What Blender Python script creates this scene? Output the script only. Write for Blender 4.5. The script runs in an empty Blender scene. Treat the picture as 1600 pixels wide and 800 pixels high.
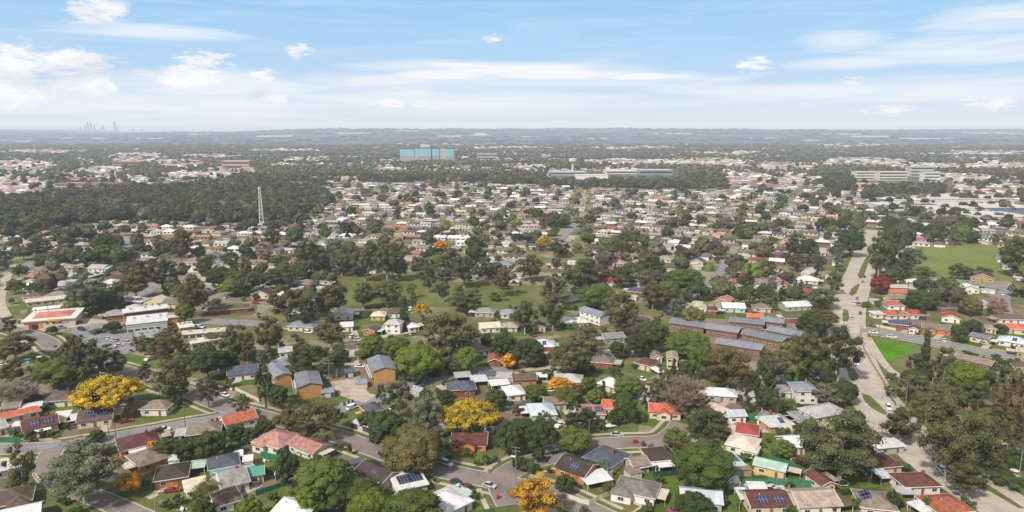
import bpy, math, random
import numpy as np
from math import radians as R
rnd = random.Random(7)
nr = np.random.default_rng(11)
S = bpy.context.scene
C = S.collection
F, CH = 1067.0, 110.0
PITCH = math.atan(193/F)
sp, cp = math.sin(PITCH), math.cos(PITCH)

def P(px, py, z=0.0):
    u = (px-800)/F; v = (py-400)/F
    t = (CH-z)/(sp+v*cp)
    return (u*t, t*(cp-v*sp), z)
def PX(x, y, z=0.0):
    dz = z-CH
    t = y*cp - dz*sp
    return (800+F*x/t, 400-F*(y*sp+dz*cp)/t)
def mpp(py):            # pixels per metre at ground row py
    return F*(sp+(py-400)/F*cp)/CH

# ------------------------------------------------------------------ materials
def newmat(name):
    m = bpy.data.materials.new(name); m.use_nodes = True
    nt = m.node_tree
    return m, nt, nt.nodes['Principled BSDF'], nt.nodes['Material Output']
def N(nt, t, **kw):
    n = nt.nodes.new(t)
    for k, v in kw.items():
        if k in n.inputs.keys() if isinstance(k, str) else False: n.inputs[k].default_value = v
        else: setattr(n, k, v)
    return n
def noise(nt, scale, detail=4, rough=.55, vec=None):
    n = nt.nodes.new('ShaderNodeTexNoise'); n.inputs['Scale'].default_value = scale
    n.inputs['Detail'].default_value = detail; n.inputs['Roughness'].default_value = rough
    if vec: nt.links.new(vec, n.inputs['Vector'])
    return n
def ramp(nt, fac, stops):
    r = nt.nodes.new('ShaderNodeValToRGB'); e = r.color_ramp.elements
    e[0].position, e[0].color = stops[0][0], (*stops[0][1], 1)
    e[1].position, e[1].color = stops[-1][0], (*stops[-1][1], 1)
    for p, c in stops[1:-1]:
        x = e.new(p); x.color = (*c, 1)
    nt.links.new(fac, r.inputs['Fac']); return r
def mixc(nt, fac, a, b, mode='MIX'):
    m = nt.nodes.new('ShaderNodeMix'); m.data_type = 'RGBA'; m.blend_type = mode
    for s, v in ((0, fac), (6, a), (7, b)):
        if hasattr(v, 'is_output') or hasattr(v, 'links'): nt.links.new(v, m.inputs[s])
        elif s == 0: m.inputs[0].default_value = v
        else: m.inputs[s].default_value = (*v, 1)
    return m.outputs[2]
def pos(nt):
    return nt.nodes.new('ShaderNodeNewGeometry').outputs['Position']
def objcol(nt):
    return nt.nodes.new('ShaderNodeObjectInfo').outputs['Color']
def tinted(name, rough=.7, amt=.35, scale=.6, detail=5, stripe=None, spec=.3, metal=0.0, bump=None):
    """colour from the object, weathered by noise"""
    m, nt, b, o = newmat(name)
    tc = nt.nodes.new('ShaderNodeTexCoord').outputs['Object']
    n = noise(nt, scale, detail, .65, tc)
    g = ramp(nt, n.outputs['Fac'], [(.3, (1-amt,)*3), (.7, (1+amt*.35,)*3)])
    col = mixc(nt, 1.0, objcol(nt), g.outputs['Color'], 'MULTIPLY')
    if stripe:
        w = nt.nodes.new('ShaderNodeTexWave'); w.wave_type = 'BANDS'; w.bands_direction = stripe[0]
        w.inputs['Scale'].default_value = stripe[1]; w.inputs['Distortion'].default_value = .3
        nt.links.new(tc, w.inputs['Vector'])
        g2 = ramp(nt, w.outputs['Fac'], [(.0, (1-stripe[2],)*3), (.5, (1.03,)*3)])
        col = mixc(nt, 1.0, col, g2.outputs['Color'], 'MULTIPLY')
    nt.links.new(col, b.inputs['Base Color'])
    b.inputs['Roughness'].default_value = rough
    b.inputs['Specular IOR Level'].default_value = spec
    b.inputs['Metallic'].default_value = metal
    return m
M = {}
M['tile'] = tinted('roof_tile', .85, .5, .55, 8, ('Y', 1.1, .18))
M['metal'] = tinted('roof_metal', .5, .34, .4, 8, ('X', .9, .12), .4)
M['render'] = tinted('wall_render', .85, .16, .5, 5)
M['board'] = tinted('wall_board', .8, .15, .5, 5, ('Z', 2.2, .15))
M['brick'] = tinted('wall_brick', .9, .3, 1.3, 8)
M['paint'] = tinted('car_paint', .25, .05, .5, 2, None, .6)
M['fence'] = tinted('fence_panel', .6, .2, .4, 4, ('X', 1.2, .15))
M['plain'] = tinted('plain_painted', .6, .12, .8, 3)
def flat(name, col, rough=.6, metal=0, spec=.5):
    m, nt, b, o = newmat(name)
    n = noise(nt, 1.2, 3, .6, pos(nt))
    g = ramp(nt, n.outputs['Fac'], [(.3, tuple(c*.85 for c in col)), (.7, tuple(c*1.1 for c in col))])
    nt.links.new(g.outputs['Color'], b.inputs['Base Color'])
    b.inputs['Roughness'].default_value = rough; b.inputs['Metallic'].default_value = metal
    b.inputs['Specular IOR Level'].default_value = spec
    return m
M['glass'] = flat('window_glass', (.035, .042, .055), .12)
M['trim'] = flat('white_trim', (.72, .71, .68), .6)
M['rubber'] = flat('rubber', (.02, .02, .02), .8)
M['lamp'] = flat('lamp_lens', (.6, .6, .58), .2)
M['wood'] = flat('pole_timber', (.20, .16, .125), .9)
M['galv'] = flat('galvanised_steel', (.42, .43, .43), .5, .3)
M['conc'] = flat('kerb_concrete', (.44, .40, .36), .9)
def solar():
    m, nt, b, o = newmat('solar_cells')
    tc = nt.nodes.new('ShaderNodeTexCoord').outputs['Object']
    br = nt.nodes.new('ShaderNodeTexBrick'); br.offset = 0
    nt.links.new(tc, br.inputs['Vector'])
    br.inputs['Color1'].default_value = (.028, .035, .085, 1); br.inputs['Color2'].default_value = (.035, .045, .11, 1)
    br.inputs['Mortar'].default_value = (.4, .42, .46, 1); br.inputs['Scale'].default_value = 1
    br.inputs['Mortar Size'].default_value = .035; br.inputs['Brick Width'].default_value = 1.0; br.inputs['Row Height'].default_value = 1.6
    nt.links.new(br.outputs['Color'], b.inputs['Base Color']); b.inputs['Roughness'].default_value = .18
    return m
M['solar'] = solar()
def leafmat(name, trans=.3):
    m, nt, b, o = newmat(name)
    at = nt.nodes.new('ShaderNodeAttribute'); at.attribute_name = 'tint'
    col = mixc(nt, 1.0, objcol(nt), at.outputs['Color'], 'MULTIPLY')
    nt.links.new(col, b.inputs['Base Color']); b.inputs['Roughness'].default_value = .75
    b.inputs['Specular IOR Level'].default_value = .12
    tr = nt.nodes.new('ShaderNodeBsdfTranslucent'); nt.links.new(col, tr.inputs['Color'])
    mx = nt.nodes.new('ShaderNodeMixShader'); mx.inputs[0].default_value = trans
    nt.links.new(b.outputs[0], mx.inputs[1]); nt.links.new(tr.outputs[0], mx.inputs[2]); nt.links.new(mx.outputs[0], o.inputs['Surface'])
    return m
M['leaf'] = leafmat('leaves', .12)
M['goldleaf'] = leafmat('autumn_leaves', .18)
nt_g = M['goldleaf'].node_tree; mx_ = [n for n in nt_g.nodes if n.type == 'MIX'][0]
ng = noise(nt_g, .32, 5, .65, nt_g.nodes.new('ShaderNodeTexCoord').outputs['Object'])
gg = ramp(nt_g, ng.outputs['Fac'], [(.36, (.28, .40, .8)), (.50, (.8, .85, .9)), (.66, (1.05, 1.05, 1.0))])
c2_ = mixc(nt_g, 1.0, mx_.outputs[2], gg.outputs['Color'], 'MULTIPLY')
for l_ in list(mx_.outputs[2].links):
    if l_.to_node.type != 'MIX': nt_g.links.new(c2_, l_.to_socket)
M['bark'] = tinted('bark', .9, .4, 1.2, 5)
def vcol(name, rough=.8, namp=0):
    m, nt, b, o = newmat(name)
    at = nt.nodes.new('ShaderNodeAttribute'); at.attribute_name = 'tint'
    col = at.outputs['Color']
    if namp:
        n = noise(nt, namp, 4, .6, pos(nt))
        g = ramp(nt, n.outputs['Fac'], [(.3, (.7,)*3), (.7, (1.15,)*3)])
        col = mixc(nt, 1.0, col, g.outputs['Color'], 'MULTIPLY')
    nt.links.new(col, b.inputs['Base Color']); b.inputs['Roughness'].default_value = rough
    b.inputs['Specular IOR Level'].default_value = .15
    return m
M['vleaf'] = vcol('distant_foliage', .9)
M['vroof'] = vcol('distant_roofs', .7, .25)

def asphalt(name, c, patch=.35, crack=True):
    m, nt, b, o = newmat(name); p = pos(nt)
    n1 = noise(nt, .12, 5, .6, p); n2 = noise(nt, 2.5, 4, .7, p)
    g1 = ramp(nt, n1.outputs['Fac'], [(.3, tuple(x*(1-patch) for x in c)), (.5, c), (.72, tuple(x*(1+patch*.7) for x in c))])
    g2 = ramp(nt, n2.outputs['Fac'], [(.25, (.86,)*3), (.75, (1.1,)*3)])
    col = mixc(nt, 1.0, g1.outputs['Color'], g2.outputs['Color'], 'MULTIPLY')
    nt.links.new(col, b.inputs['Base Color']); b.inputs['Roughness'].default_value = .9
    b.inputs['Specular IOR Level'].default_value = .2
    return m
M['asphalt'] = asphalt('worn_asphalt', (.22, .19, .178), .32)
M['asphalt2'] = asphalt('grey_asphalt', (.24, .235, .245), .25)
M['concroad'] = asphalt('concrete_road', (.44, .385, .34), .2)
M['drive'] = asphalt('driveway_concrete', (.44, .37, .31), .3)
M['paintline'] = asphalt('road_marking', (.6, .6, .58), .2)
def grassmat(name, cols, s1=.05, s2=.6):
    m, nt, b, o = newmat(name); p = pos(nt)
    n1 = noise(nt, s1, 5, .62, p); n2 = noise(nt, s2, 5, .7, p)
    g1 = ramp(nt, n1.outputs['Fac'], [(.32, cols[0]), (.5, cols[1]), (.66, cols[2])])
    g2 = ramp(nt, n2.outputs['Fac'], [(.25, (.66,)*3), (.75, (1.22,)*3)])
    col = mixc(nt, 1.0, g1.outputs['Color'], g2.outputs['Color'], 'MULTIPLY')
    if name == 'lot_ground':
        col = mixc(nt, 1.0, col, objcol(nt), 'MULTIPLY')
    nt.links.new(col, b.inputs['Base Color']); b.inputs['Roughness'].default_value = 1
    b.inputs['Specular IOR Level'].default_value = .05
    return m
M['lot'] = grassmat('lot_ground', [(.8, .74, .7), (1, 1, 1), (1.2, 1.05, .95)], .09, .8)
M['park'] = grassmat('park_grass', [(.105, .115, .035), (.135, .16, .045), (.17, .18, .07)], .03, .4)
M['oval'] = grassmat('oval_grass', [(.15, .175, .045), (.17, .21, .055), (.20, .225, .075)], .02, .3)
M['vivid'] = grassmat('vivid_lawn', [(.075, .17, .012), (.09, .21, .014), (.11, .24, .02)], .06, .6)
M['lawn'] = grassmat('lawn_grass', [(.08, .12, .03), (.095, .165, .028), (.15, .17, .065)], .1, .7)
M['verge'] = grassmat('verge_grass', [(.10, .10, .04), (.11, .15, .035), (.17, .155, .075)], .12, .8)
def groundmat():
    m, nt, b, o = newmat('suburb_ground'); p = pos(nt)
    n1 = noise(nt, .03, 6, .65, p); n2 = noise(nt, .5, 5, .7, p)
    g1 = ramp(nt, n1.outputs['Fac'], [(.3, (.08, .10, .035)), (.45, (.14, .15, .06)), (.56, (.24, .20, .13)), (.7, (.15, .16, .065))])
    vo = nt.nodes.new('ShaderNodeTexVoronoi'); vo.inputs['Scale'].default_value = .05; nt.links.new(p, vo.inputs['Vector'])
    sp_ = nt.nodes.new('ShaderNodeSeparateColor'); nt.links.new(vo.outputs['Color'], sp_.inputs[0])
    g3 = ramp(nt, sp_.outputs[0], [(0, (.08, .11, .03)), (.35, (.14, .17, .05)), (.6, (.22, .19, .11)), (.85, (.38, .33, .27))])
    a = mixc(nt, .5, g1.outputs['Color'], g3.outputs['Color'])
    g2 = ramp(nt, n2.outputs['Fac'], [(.25, (.6,)*3), (.75, (1.25,)*3)])
    col = mixc(nt, 1.0, a, g2.outputs['Color'], 'MULTIPLY')
    # beyond the suburb the land is bush and paddock
    sx = nt.nodes.new('ShaderNodeSeparateXYZ'); nt.links.new(p, sx.inputs[0])
    mr = nt.nodes.new('ShaderNodeMapRange'); mr.inputs[1].default_value = 1200; mr.inputs[2].default_value = 2200
    nt.links.new(sx.outputs[1], mr.inputs[0])
    n4 = noise(nt, .004, 7, .7, p)
    g4 = ramp(nt, n4.outputs['Fac'], [(.35, (.06, .07, .045)), (.52, (.09, .10, .06)), (.62, (.16, .16, .11)), (.75, (.36, .33, .30))])
    col = mixc(nt, mr.outputs[0], col, g4.outputs['Color'])
    nt.links.new(col, b.inputs['Base Color']); b.inputs['Roughness'].default_value = 1
    b.inputs['Specular IOR Level'].default_value = .05
    return m
M['ground'] = groundmat()
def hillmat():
    m, nt, b, o = newmat('hill_bush_hazed'); p = pos(nt)
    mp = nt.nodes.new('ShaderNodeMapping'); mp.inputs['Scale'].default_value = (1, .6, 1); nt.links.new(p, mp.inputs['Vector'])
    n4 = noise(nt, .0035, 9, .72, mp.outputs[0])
    g4 = ramp(nt, n4.outputs['Fac'], [(.3, (.075, .10, .12)), (.52, (.11, .145, .16)), (.60, (.16, .19, .20)), (.66, (.12, .16, .18)), (.76, (.5, .5, .5))])  # pale blue distance haze mixed into the bush colours
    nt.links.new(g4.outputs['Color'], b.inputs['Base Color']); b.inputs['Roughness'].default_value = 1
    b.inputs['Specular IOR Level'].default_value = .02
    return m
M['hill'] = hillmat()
M['water'] = flat('pool_water', (.05, .42, .52), .08)

# ------------------------------------------------------------------ mesh helpers
class MB:
    def __init__(s): s.v = []; s.f = []; s.m = []
    def add(s, vs, fs, mi=0):
        o = len(s.v); s.v += vs
        for f in fs: s.f.append([o+i for i in f]); s.m.append(mi)
    def box(s, x0, x1, y0, y1, z0, z1, mi=0, T=None):
        vs = [(x, y, z) for z in (z0, z1) for x, y in ((x0, y0), (x1, y0), (x1, y1), (x0, y1))]
        if T: vs = [T(*v) for v in vs]
        s.add(vs, [(3, 2, 1, 0), (4, 5, 6, 7), (0, 1, 5, 4), (1, 2, 6, 5), (2, 3, 7, 6), (3, 0, 4, 7)], mi)
    def tube(s, pts, rads, n=6, mi=0, cap=True):
        o = len(s.v); k = len(pts)
        for i, (p, r) in enumerate(zip(pts, rads)):
            a = np.array(pts[min(i+1, k-1)], float)-np.array(pts[max(i-1, 0)], float)
            a /= (np.linalg.norm(a)+1e-9)
            u = np.cross(a, (0, 0, 1) if abs(a[2]) < .9 else (1, 0, 0)); u /= np.linalg.norm(u); w = np.cross(a, u)
            for j in range(n):
                t = 2*math.pi*j/n
                s.v.append(tuple(np.array(p)+r*(math.cos(t)*u+math.sin(t)*w)))
        for i in range(k-1):
            for j in range(n):
                s.f.append([o+i*n+j, o+i*n+(j+1) % n, o+(i+1)*n+(j+1) % n, o+(i+1)*n+j]); s.m.append(mi)
        if cap:
            s.f.append([o+j for j in range(n)][::-1]); s.m.append(mi)
            s.f.append([o+(k-1)*n+j for j in range(n)]); s.m.append(mi)
    def mesh(s, name, mats):
        me = bpy.data.meshes.new(name); me.from_pydata([tuple(map(float, v)) for v in s.v], [], s.f)
        for m in mats: me.materials.append(m)
        if len(mats) > 1: me.polygons.foreach_set('material_index', s.m)
        me.update(); return me
def link(name, data, parent=None, loc=(0, 0, 0), rz=0, scale=None, color=None):
    o = bpy.data.objects.new(name, data); C.objects.link(o)
    if parent: o.parent = parent
    o.location = loc; o.rotation_euler = (0, 0, rz)
    if scale is not None: o.scale = scale
    if color is not None: o.color = (*color, 1)
    return o
THINGS = []   # dicts: obj, look, cat, group, px
def tag(o, look=None, cat=None, group=None, kind=None, label=None, px=None):
    if kind: o['kind'] = kind
    if cat: o['category'] = cat
    if group: o['group'] = group
    if label: o['label'] = label
    elif look: THINGS.append(dict(o=o, look=look, px=px or PX(o.location.x, o.location.y), cat=cat))
    return o
def struct(name, me, color=None, loc=(0, 0, 0), rz=0):
    o = link(name, me, None, loc, rz, None, color); o['kind'] = 'structure'; return o

# ------------------------------------------------------------------ pixel traced layout
# roads: name, points, width, material, kerb
ROADS = [
 ('main_road', [(1368,360),(1357,385),(1346,420),(1331,460),(1322,500),(1327,540),(1345,590),(1378,640),(1425,690),(1480,735),(1560,785),(1640,835)], 20, 'concroad', 1),
 ('long_street', [(-30,500),(60,527),(92,548),(150,566),(205,582),(245,598),(296,614),(350,635),(400,648),(470,668),(527,682),(568,697),(640,722),(700,738),(770,752),(860,772),(950,812)], 8.8, 'asphalt', 1),
 ('cross_street', [(800,790),(785,752),(815,728),(870,712),(916,697),(975,692),(1030,690),(1052,680),(1068,662)], 9, 'asphalt', 1),
 ('hill_street', [(470,668),(500,652),(527,640),(560,630),(596,621),(640,604),(680,592),(730,582),(800,577)], 8, 'asphalt2', 1),
 ('left_street', [(-30,703),(75,700),(120,694),(161,687),(240,673),(300,662),(337,656),(375,644)], 8.5, 'asphalt2', 1),
 ('lower_left_street', [(85,700),(74,722),(72,738),(95,758),(150,778),(215,806),(260,830)], 6.8, 'asphalt', 1),
 ('right_street', [(1345,516),(1375,520),(1432,530),(1489,542),(1545,552),(1640,566)], 9, 'asphalt2', 1),
 ('far_right_street', [(1640,438),(1590,445),(1545,450)], 9, 'asphalt2', 0),
 ('far_right_lane', [(1575,445),(1567,470),(1572,490)], 8, 'asphalt2', 0),
 ('far_left_highway', [(-20,440),(15,427),(52,411),(90,395)], 14, 'asphalt2', 0),
 ('far_left_path', [(20,415),(8,440),(0,470),(10,495),(30,512)], 6, 'drive', 0),
 ('upper_street', [(1075,468),(1105,445),(1125,427),(1137,407),(1150,385)], 8, 'asphalt2', 0),
 ('centre_street', [(868,380),(884,366),(905,344),(915,332)], 9, 'asphalt2', 0),
 ('left_court', [(203,392),(198,382),(190,370)], 11, 'asphalt2', 0),
 ('middle_court', [(213,465),(225,455),(238,440)], 14, 'asphalt2', 0),
 ('shop_street', [(300,500),(335,503),(382,505),(430,508)], 12, 'asphalt2', 0),
 ('flats_drive', [(548,532),(549,545),(550,562),(549,572)], 7, 'drive', 0),
 ('flats_court', [(530,595),(540,606),(556,618),(580,624)], 9, 'drive', 0),
 ('green_path', [(1355,527),(1372,555),(1390,578),(1425,600)], 4, 'drive', 0),
 ('far_highway_left', [(30,295),(50,288),(20,276),(8,268)], 16, 'drive', 0),
]
ROADW = []
for nm, pts, w, mt, k in ROADS:
    ROADW.append((np.array([P(*p)[:2] for p in pts]), w))
def smooth(pts, step=3.0):
    p = np.array(pts, float); out = []
    for i in range(len(p)-1):
        a, b = p[max(i-1, 0)], p[i]; c, d = p[i+1], p[min(i+2, len(p)-1)]
        n = max(2, int(np.linalg.norm(c-b)/step))
        for j in range(n):
            t = j/n
            out.append(.5*((2*b)+(-a+c)*t+(2*a-5*b+4*c-d)*t*t+(-a+3*b-3*c+d)*t**3))
    out.append(p[-1]); return np.array(out)
SM = [smooth(p) for p, w in ROADW]
def road_dist(x, y, skip=-1):
    """signed distance outside the nearest road edge"""
    best = 1e9
    for i, s in enumerate(SM):
        if i == skip: continue
        d = np.sqrt(((s-(x, y))**2).sum(1)).min()-ROADW[i][1]/2
        best = min(best, d)
    return best
def ribbon(pts, w, z, name, mat, off=0.0, th=0.0, test=None):
    mb = MB(); n = len(pts); d = np.gradient(pts, axis=0); d /= (np.linalg.norm(d, axis=1)[:, None]+1e-9)
    nn = np.stack([-d[:, 1], d[:, 0]], 1); c = pts+nn*off
    L, Rr = c+nn*w/2, c-nn*w/2
    if th == 0:
        mb.v = [(*p, z) for p in L]+[(*p, z) for p in Rr]
        for i in range(n-1):
            if test and not test(*((c[i]+c[i+1])/2)): continue
            mb.f.append([n+i, n+i+1, i+1, i]); mb.m.append(0)
    else:
        mb.v = [(*p, z+th) for p in L]+[(*p, z+th) for p in Rr]+[(*p, z-.1) for p in L]+[(*p, z-.1) for p in Rr]
        for i in range(n-1):
            if test and not test(*((c[i]+c[i+1])/2)): continue
            for f in ([n+i, n+i+1, i+1, i], [2*n+i, i, i+1, 2*n+i+1][::-1], [3*n+i, n+i, n+i+1, 3*n+i+1]):
                mb.f.append(f); mb.m.append(0)
    if not mb.f: return None
    return struct(name, mb.mesh(name, [mat]))

# ground
gmb = MB(); gmb.add([(-30000, -800, 0), (30000, -800, 0), (30000, 27000, 0), (-30000, 27000, 0)], [(0, 1, 2, 3)])
struct('ground', gmb.mesh('ground', [M['ground']]))
for i, (nm, pts, w, mt, k) in enumerate(ROADS):
    z = .16+.004*i
    ribbon(SM[i], w, z, nm, M[mt])
    if k:
        tst = lambda x, y, i=i: road_dist(x, y, i) > -.2
        for sgn in (-1, 1):
            ribbon(SM[i], .35, z, 'kerb', M['conc'], sgn*(w/2+.16), .13, tst)
            ribbon(SM[i], 3.4, z-.012, 'verge', M['verge'], sgn*(w/2+2.1), 0, lambda x, y, i=i: road_dist(x, y, i) > 1.6)
            if nm in ('long_street', 'cross_street', 'right_street', 'left_street'):
                ribbon(SM[i], 1.5, z-.004, 'footpath', M['drive'], sgn*(w/2+3.1), 0, lambda x, y, i=i: road_dist(x, y, i) > 1)
# grass medians on the main road, real raised islands
def polymesh(name, pxs, z, mat, th=0, kind='structure', color=None):
    pts = [P(*p) for p in pxs]; mb = MB(); n = len(pts)
    a = sum(pts[i][0]*pts[(i+1) % n][1]-pts[(i+1) % n][0]*pts[i][1] for i in range(n))
    if a < 0: pts = pts[::-1]
    mb.add([(x, y, z) for x, y, _ in pts], [tuple(range(n))])
    if th:
        mb.add([(x, y, z) for x, y, _ in pts]+[(x, y, z-th) for x, y, _ in pts], [((i+1) % n, i, n+i, n+(i+1) % n) for i in range(n)])
    o = link(name, mb.mesh(name, [mat]), color=color); o['kind'] = kind; return o
for q in ([(1361,390),(1364,392),(1355,416),(1349,434),(1343,436),(1340,430),(1348,412)],
          [(1341,444),(1343,446),(1338,458),(1331,463),(1327,460),(1331,450)],
          [(1318,483),(1325,486),(1327,496),(1324,503),(1317,502),(1316,493)],
          [(1323,575),(1334,577),(1341,588),(1339,594),(1332,595),(1326,588)],
          [(1346,615),(1360,620),(1374,633),(1386,646),(1380,648),(1362,638),(1350,626)],
          [(1484,716),(1500,727),(1515,740),(1508,742),(1490,728)],
          [(1532,752),(1555,766),(1600,795),(1592,795),(1556,774),(1534,762)],
          [(1377,392),(1381,394),(1374,430),(1368,432)]):
    polymesh('median_island', q, .36, M['verge'], .2)
dm_ = MB()
for off in (-5.2, 5.2):
    s_ = SM[0]; d_ = np.gradient(s_, axis=0); d_ /= np.linalg.norm(d_, axis=1)[:, None]; nn_ = np.stack([-d_[:, 1], d_[:, 0]], 1); c_ = s_+nn_*off
    for i in range(0, len(c_)-1, 3):
        a, b, n_ = c_[i], c_[i]+d_[i]*2.6, nn_[i]*.09; dm_.add([(*(a-n_), .172), (*(b-n_), .172), (*(b+n_), .172), (*(a+n_), .172)], [(0, 1, 2, 3)])
struct('lane_marking', dm_.mesh('lane_marking', [M['paintline']]))
jm_ = MB()
for i in range(0, len(s_), 2):
    a, b, t_ = s_[i]-nn_[i]*9.8, s_[i]+nn_[i]*9.8, d_[i]*.07; jm_.add([(*(a-t_), .168), (*(a+t_), .168), (*(b+t_), .168), (*(b-t_), .168)], [(3, 2, 1, 0)])
struct('slab_joint', jm_.mesh('slab_joint', [asphalt('joint_sealant', (.26, .23, .2))]))
# shop car park and forecourts
polymesh('car_park', [(112,512),(160,505),(205,520),(215,548),(190,556),(150,540),(112,522)], .150, M['asphalt2'])
polymesh('forecourt', [(20,500),(40,517),(118,512),(175,508),(165,500),(110,495)], .147, M['drive'])
polymesh('flats_yard', [(520,600),(556,592),(580,618),(560,628),(530,618)], .144, M['drive'])
polymesh('long_flats_yard', [(1040,530),(1110,536),(1222,560),(1255,540),(1250,500),(1050,498)], .142, M['lot'], color=(.24, .19, .13))
GR = [('park', [(530,433),(640,437),(845,446),(860,462),(850,478),(760,484),(700,478),(640,482),(520,478)], 'park'),
 ('playing_field', [(1428,386),(1562,383),(1572,436),(1420,439)], 'oval'),
 ('green_reserve', [(1357,530),(1429,540),(1419,556),(1396,562),(1377,575)], 'vivid'),
 ('lawn', [(65,525),(80,519),(117,521),(97,541),(85,538)], 'vivid'),
 ('lawn', [(35,556),(50,549),(83,565),(75,578),(58,573)], 'vivid'),
 ('lawn', [(196,552),(236,560),(240,578),(197,575)], 'vivid'),
 ('lawn', [(214,611),(262,619),(240,626),(215,624)], 'vivid'),
 ('lawn', [(205,658),(260,653),(300,634),(345,641),(330,651),(215,667)], 'verge'),
 ('lawn', [(57,715),(72,718),(69,738),(55,742)], 'vivid'),
 ('lawn', [(62,752),(75,754),(130,785),(140,805),(60,806)], 'verge'),
 ('lawn', [(532,650),(575,645),(600,668),(570,682),(536,668)], 'verge'),
 ('lawn', [(525,623),(545,621),(558,625),(540,635),(526,634)], 'vivid'),
 ('lawn', [(1200,705),(1242,712),(1250,742),(1206,735)], 'vivid'),
 ('lawn', [(1245,745),(1376,752),(1376,769),(1300,770),(1245,763)], 'vivid'),
 ('lawn', [(735,777),(775,776),(790,788),(745,800)], 'vivid'),
 ('lawn', [(665,752),(700,757),(732,771),(690,776),(668,772)], 'verge'),
 ('lawn', [(702,706),(766,706),(785,718),(732,727),(705,715)], 'verge'),
 ('lawn', [(925,764),(1000,792),(960,818),(895,796)], 'verge'),
 ('lawn', [(1025,752),(1060,754),(1060,785),(1045,790)], 'vivid'),
 ('lawn', [(1108,757),(1140,765),(1158,775),(1150,790),(1110,772)], 'vivid'),
 ('lawn', [(960,696),(1040,697),(1040,704),(990,706)], 'verge'),
 ('lawn', [(935,661),(1000,659),(993,685),(938,685)], 'verge'),
 ('lawn', [(1012,657),(1064,657),(1050,676),(1024,676)], 'verge'),
 ('lawn', [(845,705),(900,700),(945,708),(900,722),(845,735)], 'verge'),
 ('lawn', [(245,770),(290,767),(335,795),(280,806)], 'verge'),
 ('lawn', [(405,705),(440,712),(430,740),(402,735)], 'vivid'),
 ('lawn', [(400,765),(520,735),(540,760),(500,795),(420,795)], 'verge'),
 ('lawn', [(1218,572),(1240,578),(1245,600),(1215,600)], 'vivid'),
 ('lawn', [(1398,738),(1425,740),(1432,752),(1410,752)], 'vivid')]
PARKW = []
for i, (nm, q, mt) in enumerate(GR):
    if nm == 'lawn' and mt == 'vivid': mt = 'lawn'
    polymesh(nm, q, .135+.0002*i, M[mt])
    if i < 3: PARKW.append(q)
def inpoly(x, y, q):
    c = False; j = len(q)-1
    for i in range(len(q)):
        if (q[i][1] > y) != (q[j][1] > y) and x < (q[j][0]-q[i][0])*(y-q[i][1])/(q[j][1]-q[i][1]+1e-12)+q[i][0]: c = not c
        j = i
    return c

# ------------------------------------------------------------------ houses
RC = {'red': (.40, .075, .06), 'coral': (.56, .15, .09), 'terracotta': (.40, .13, .07), 'maroon': (.15, .06, .05), 'brown': (.15, .105, .085),
      'dark brown': (.075, .055, .05), 'taupe': (.25, .20, .165), 'beige': (.42, .35, .28), 'grey': (.30, .29, .28), 'light grey': (.46, .46, .47),
      'slate grey': (.23, .245, .285), 'slate blue': (.10, .11, .15), 'blue-grey': (.27, .30, .35), 'white': (.74, .74, .74), 'pink': (.46, .23, .20), 'sea green': (.12, .38, .30),
      'mint': (.45, .62, .54), 'weathered grey': (.20, .19, .16), 'lavender': (.24, .21, .28), 'cream': (.62, .54, .44), 'pale blue': (.55, .62, .70)}
WC = {'orange-tan brick': (.56, .29, .11), 'white': (.72, .69, .64), 'cream': (.62, .52, .38), 'orange brick': (.52, .21, .07), 'red brick': (.26, .075, .045), 'brown brick': (.20, .11, .07),
      'grey': (.40, .38, .36), 'pale blue': (.45, .53, .58), 'yellow': (.60, .45, .20), 'dark': (.06, .06, .065), 'tan': (.42, .28, .15), 'green': (.10, .22, .14)}
OCC = []   # occupied circles
wmb = MB()
PMB = MB(); PMB.box(-.44, .44, -.065, -.055, -.42, .42, 0); PANE = PMB.mesh('pane', [M['glass']])
FMB = MB(); FMB.box(-.5, .5, -.05, .05, -.5, .5, 0); FMB.box(-.012, .012, -.075, -.045, -.42, .42, 0); WFR = FMB.mesh('window', [M['trim']])
wmb.box(-.5, .5, -.05, .05, -.5, .5, 0); wmb.box(-.44, .44, -.065, -.055, -.42, .42, 1)
for s_ in (-.01,): wmb.box(s_, -s_, -.075, -.066, -.42, .42, 0)
WIN = wmb.mesh('window', [M['trim'], M['glass']])
dmb = MB(); dmb.box(-.5, .5, -.04, .04, 0, 1, 0); DOOR = dmb.mesh('door', [M['plain']])
SOLC = {}
def solmesh(w, h):
    k = (round(w, 1), round(h, 1))
    if k not in SOLC:
        mb = MB(); mb.box(-w/2, w/2, -h/2, h/2, .0, .1); SOLC[k] = mb.mesh('solar_panel', [M['solar']])
    return SOLC[k]
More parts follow.
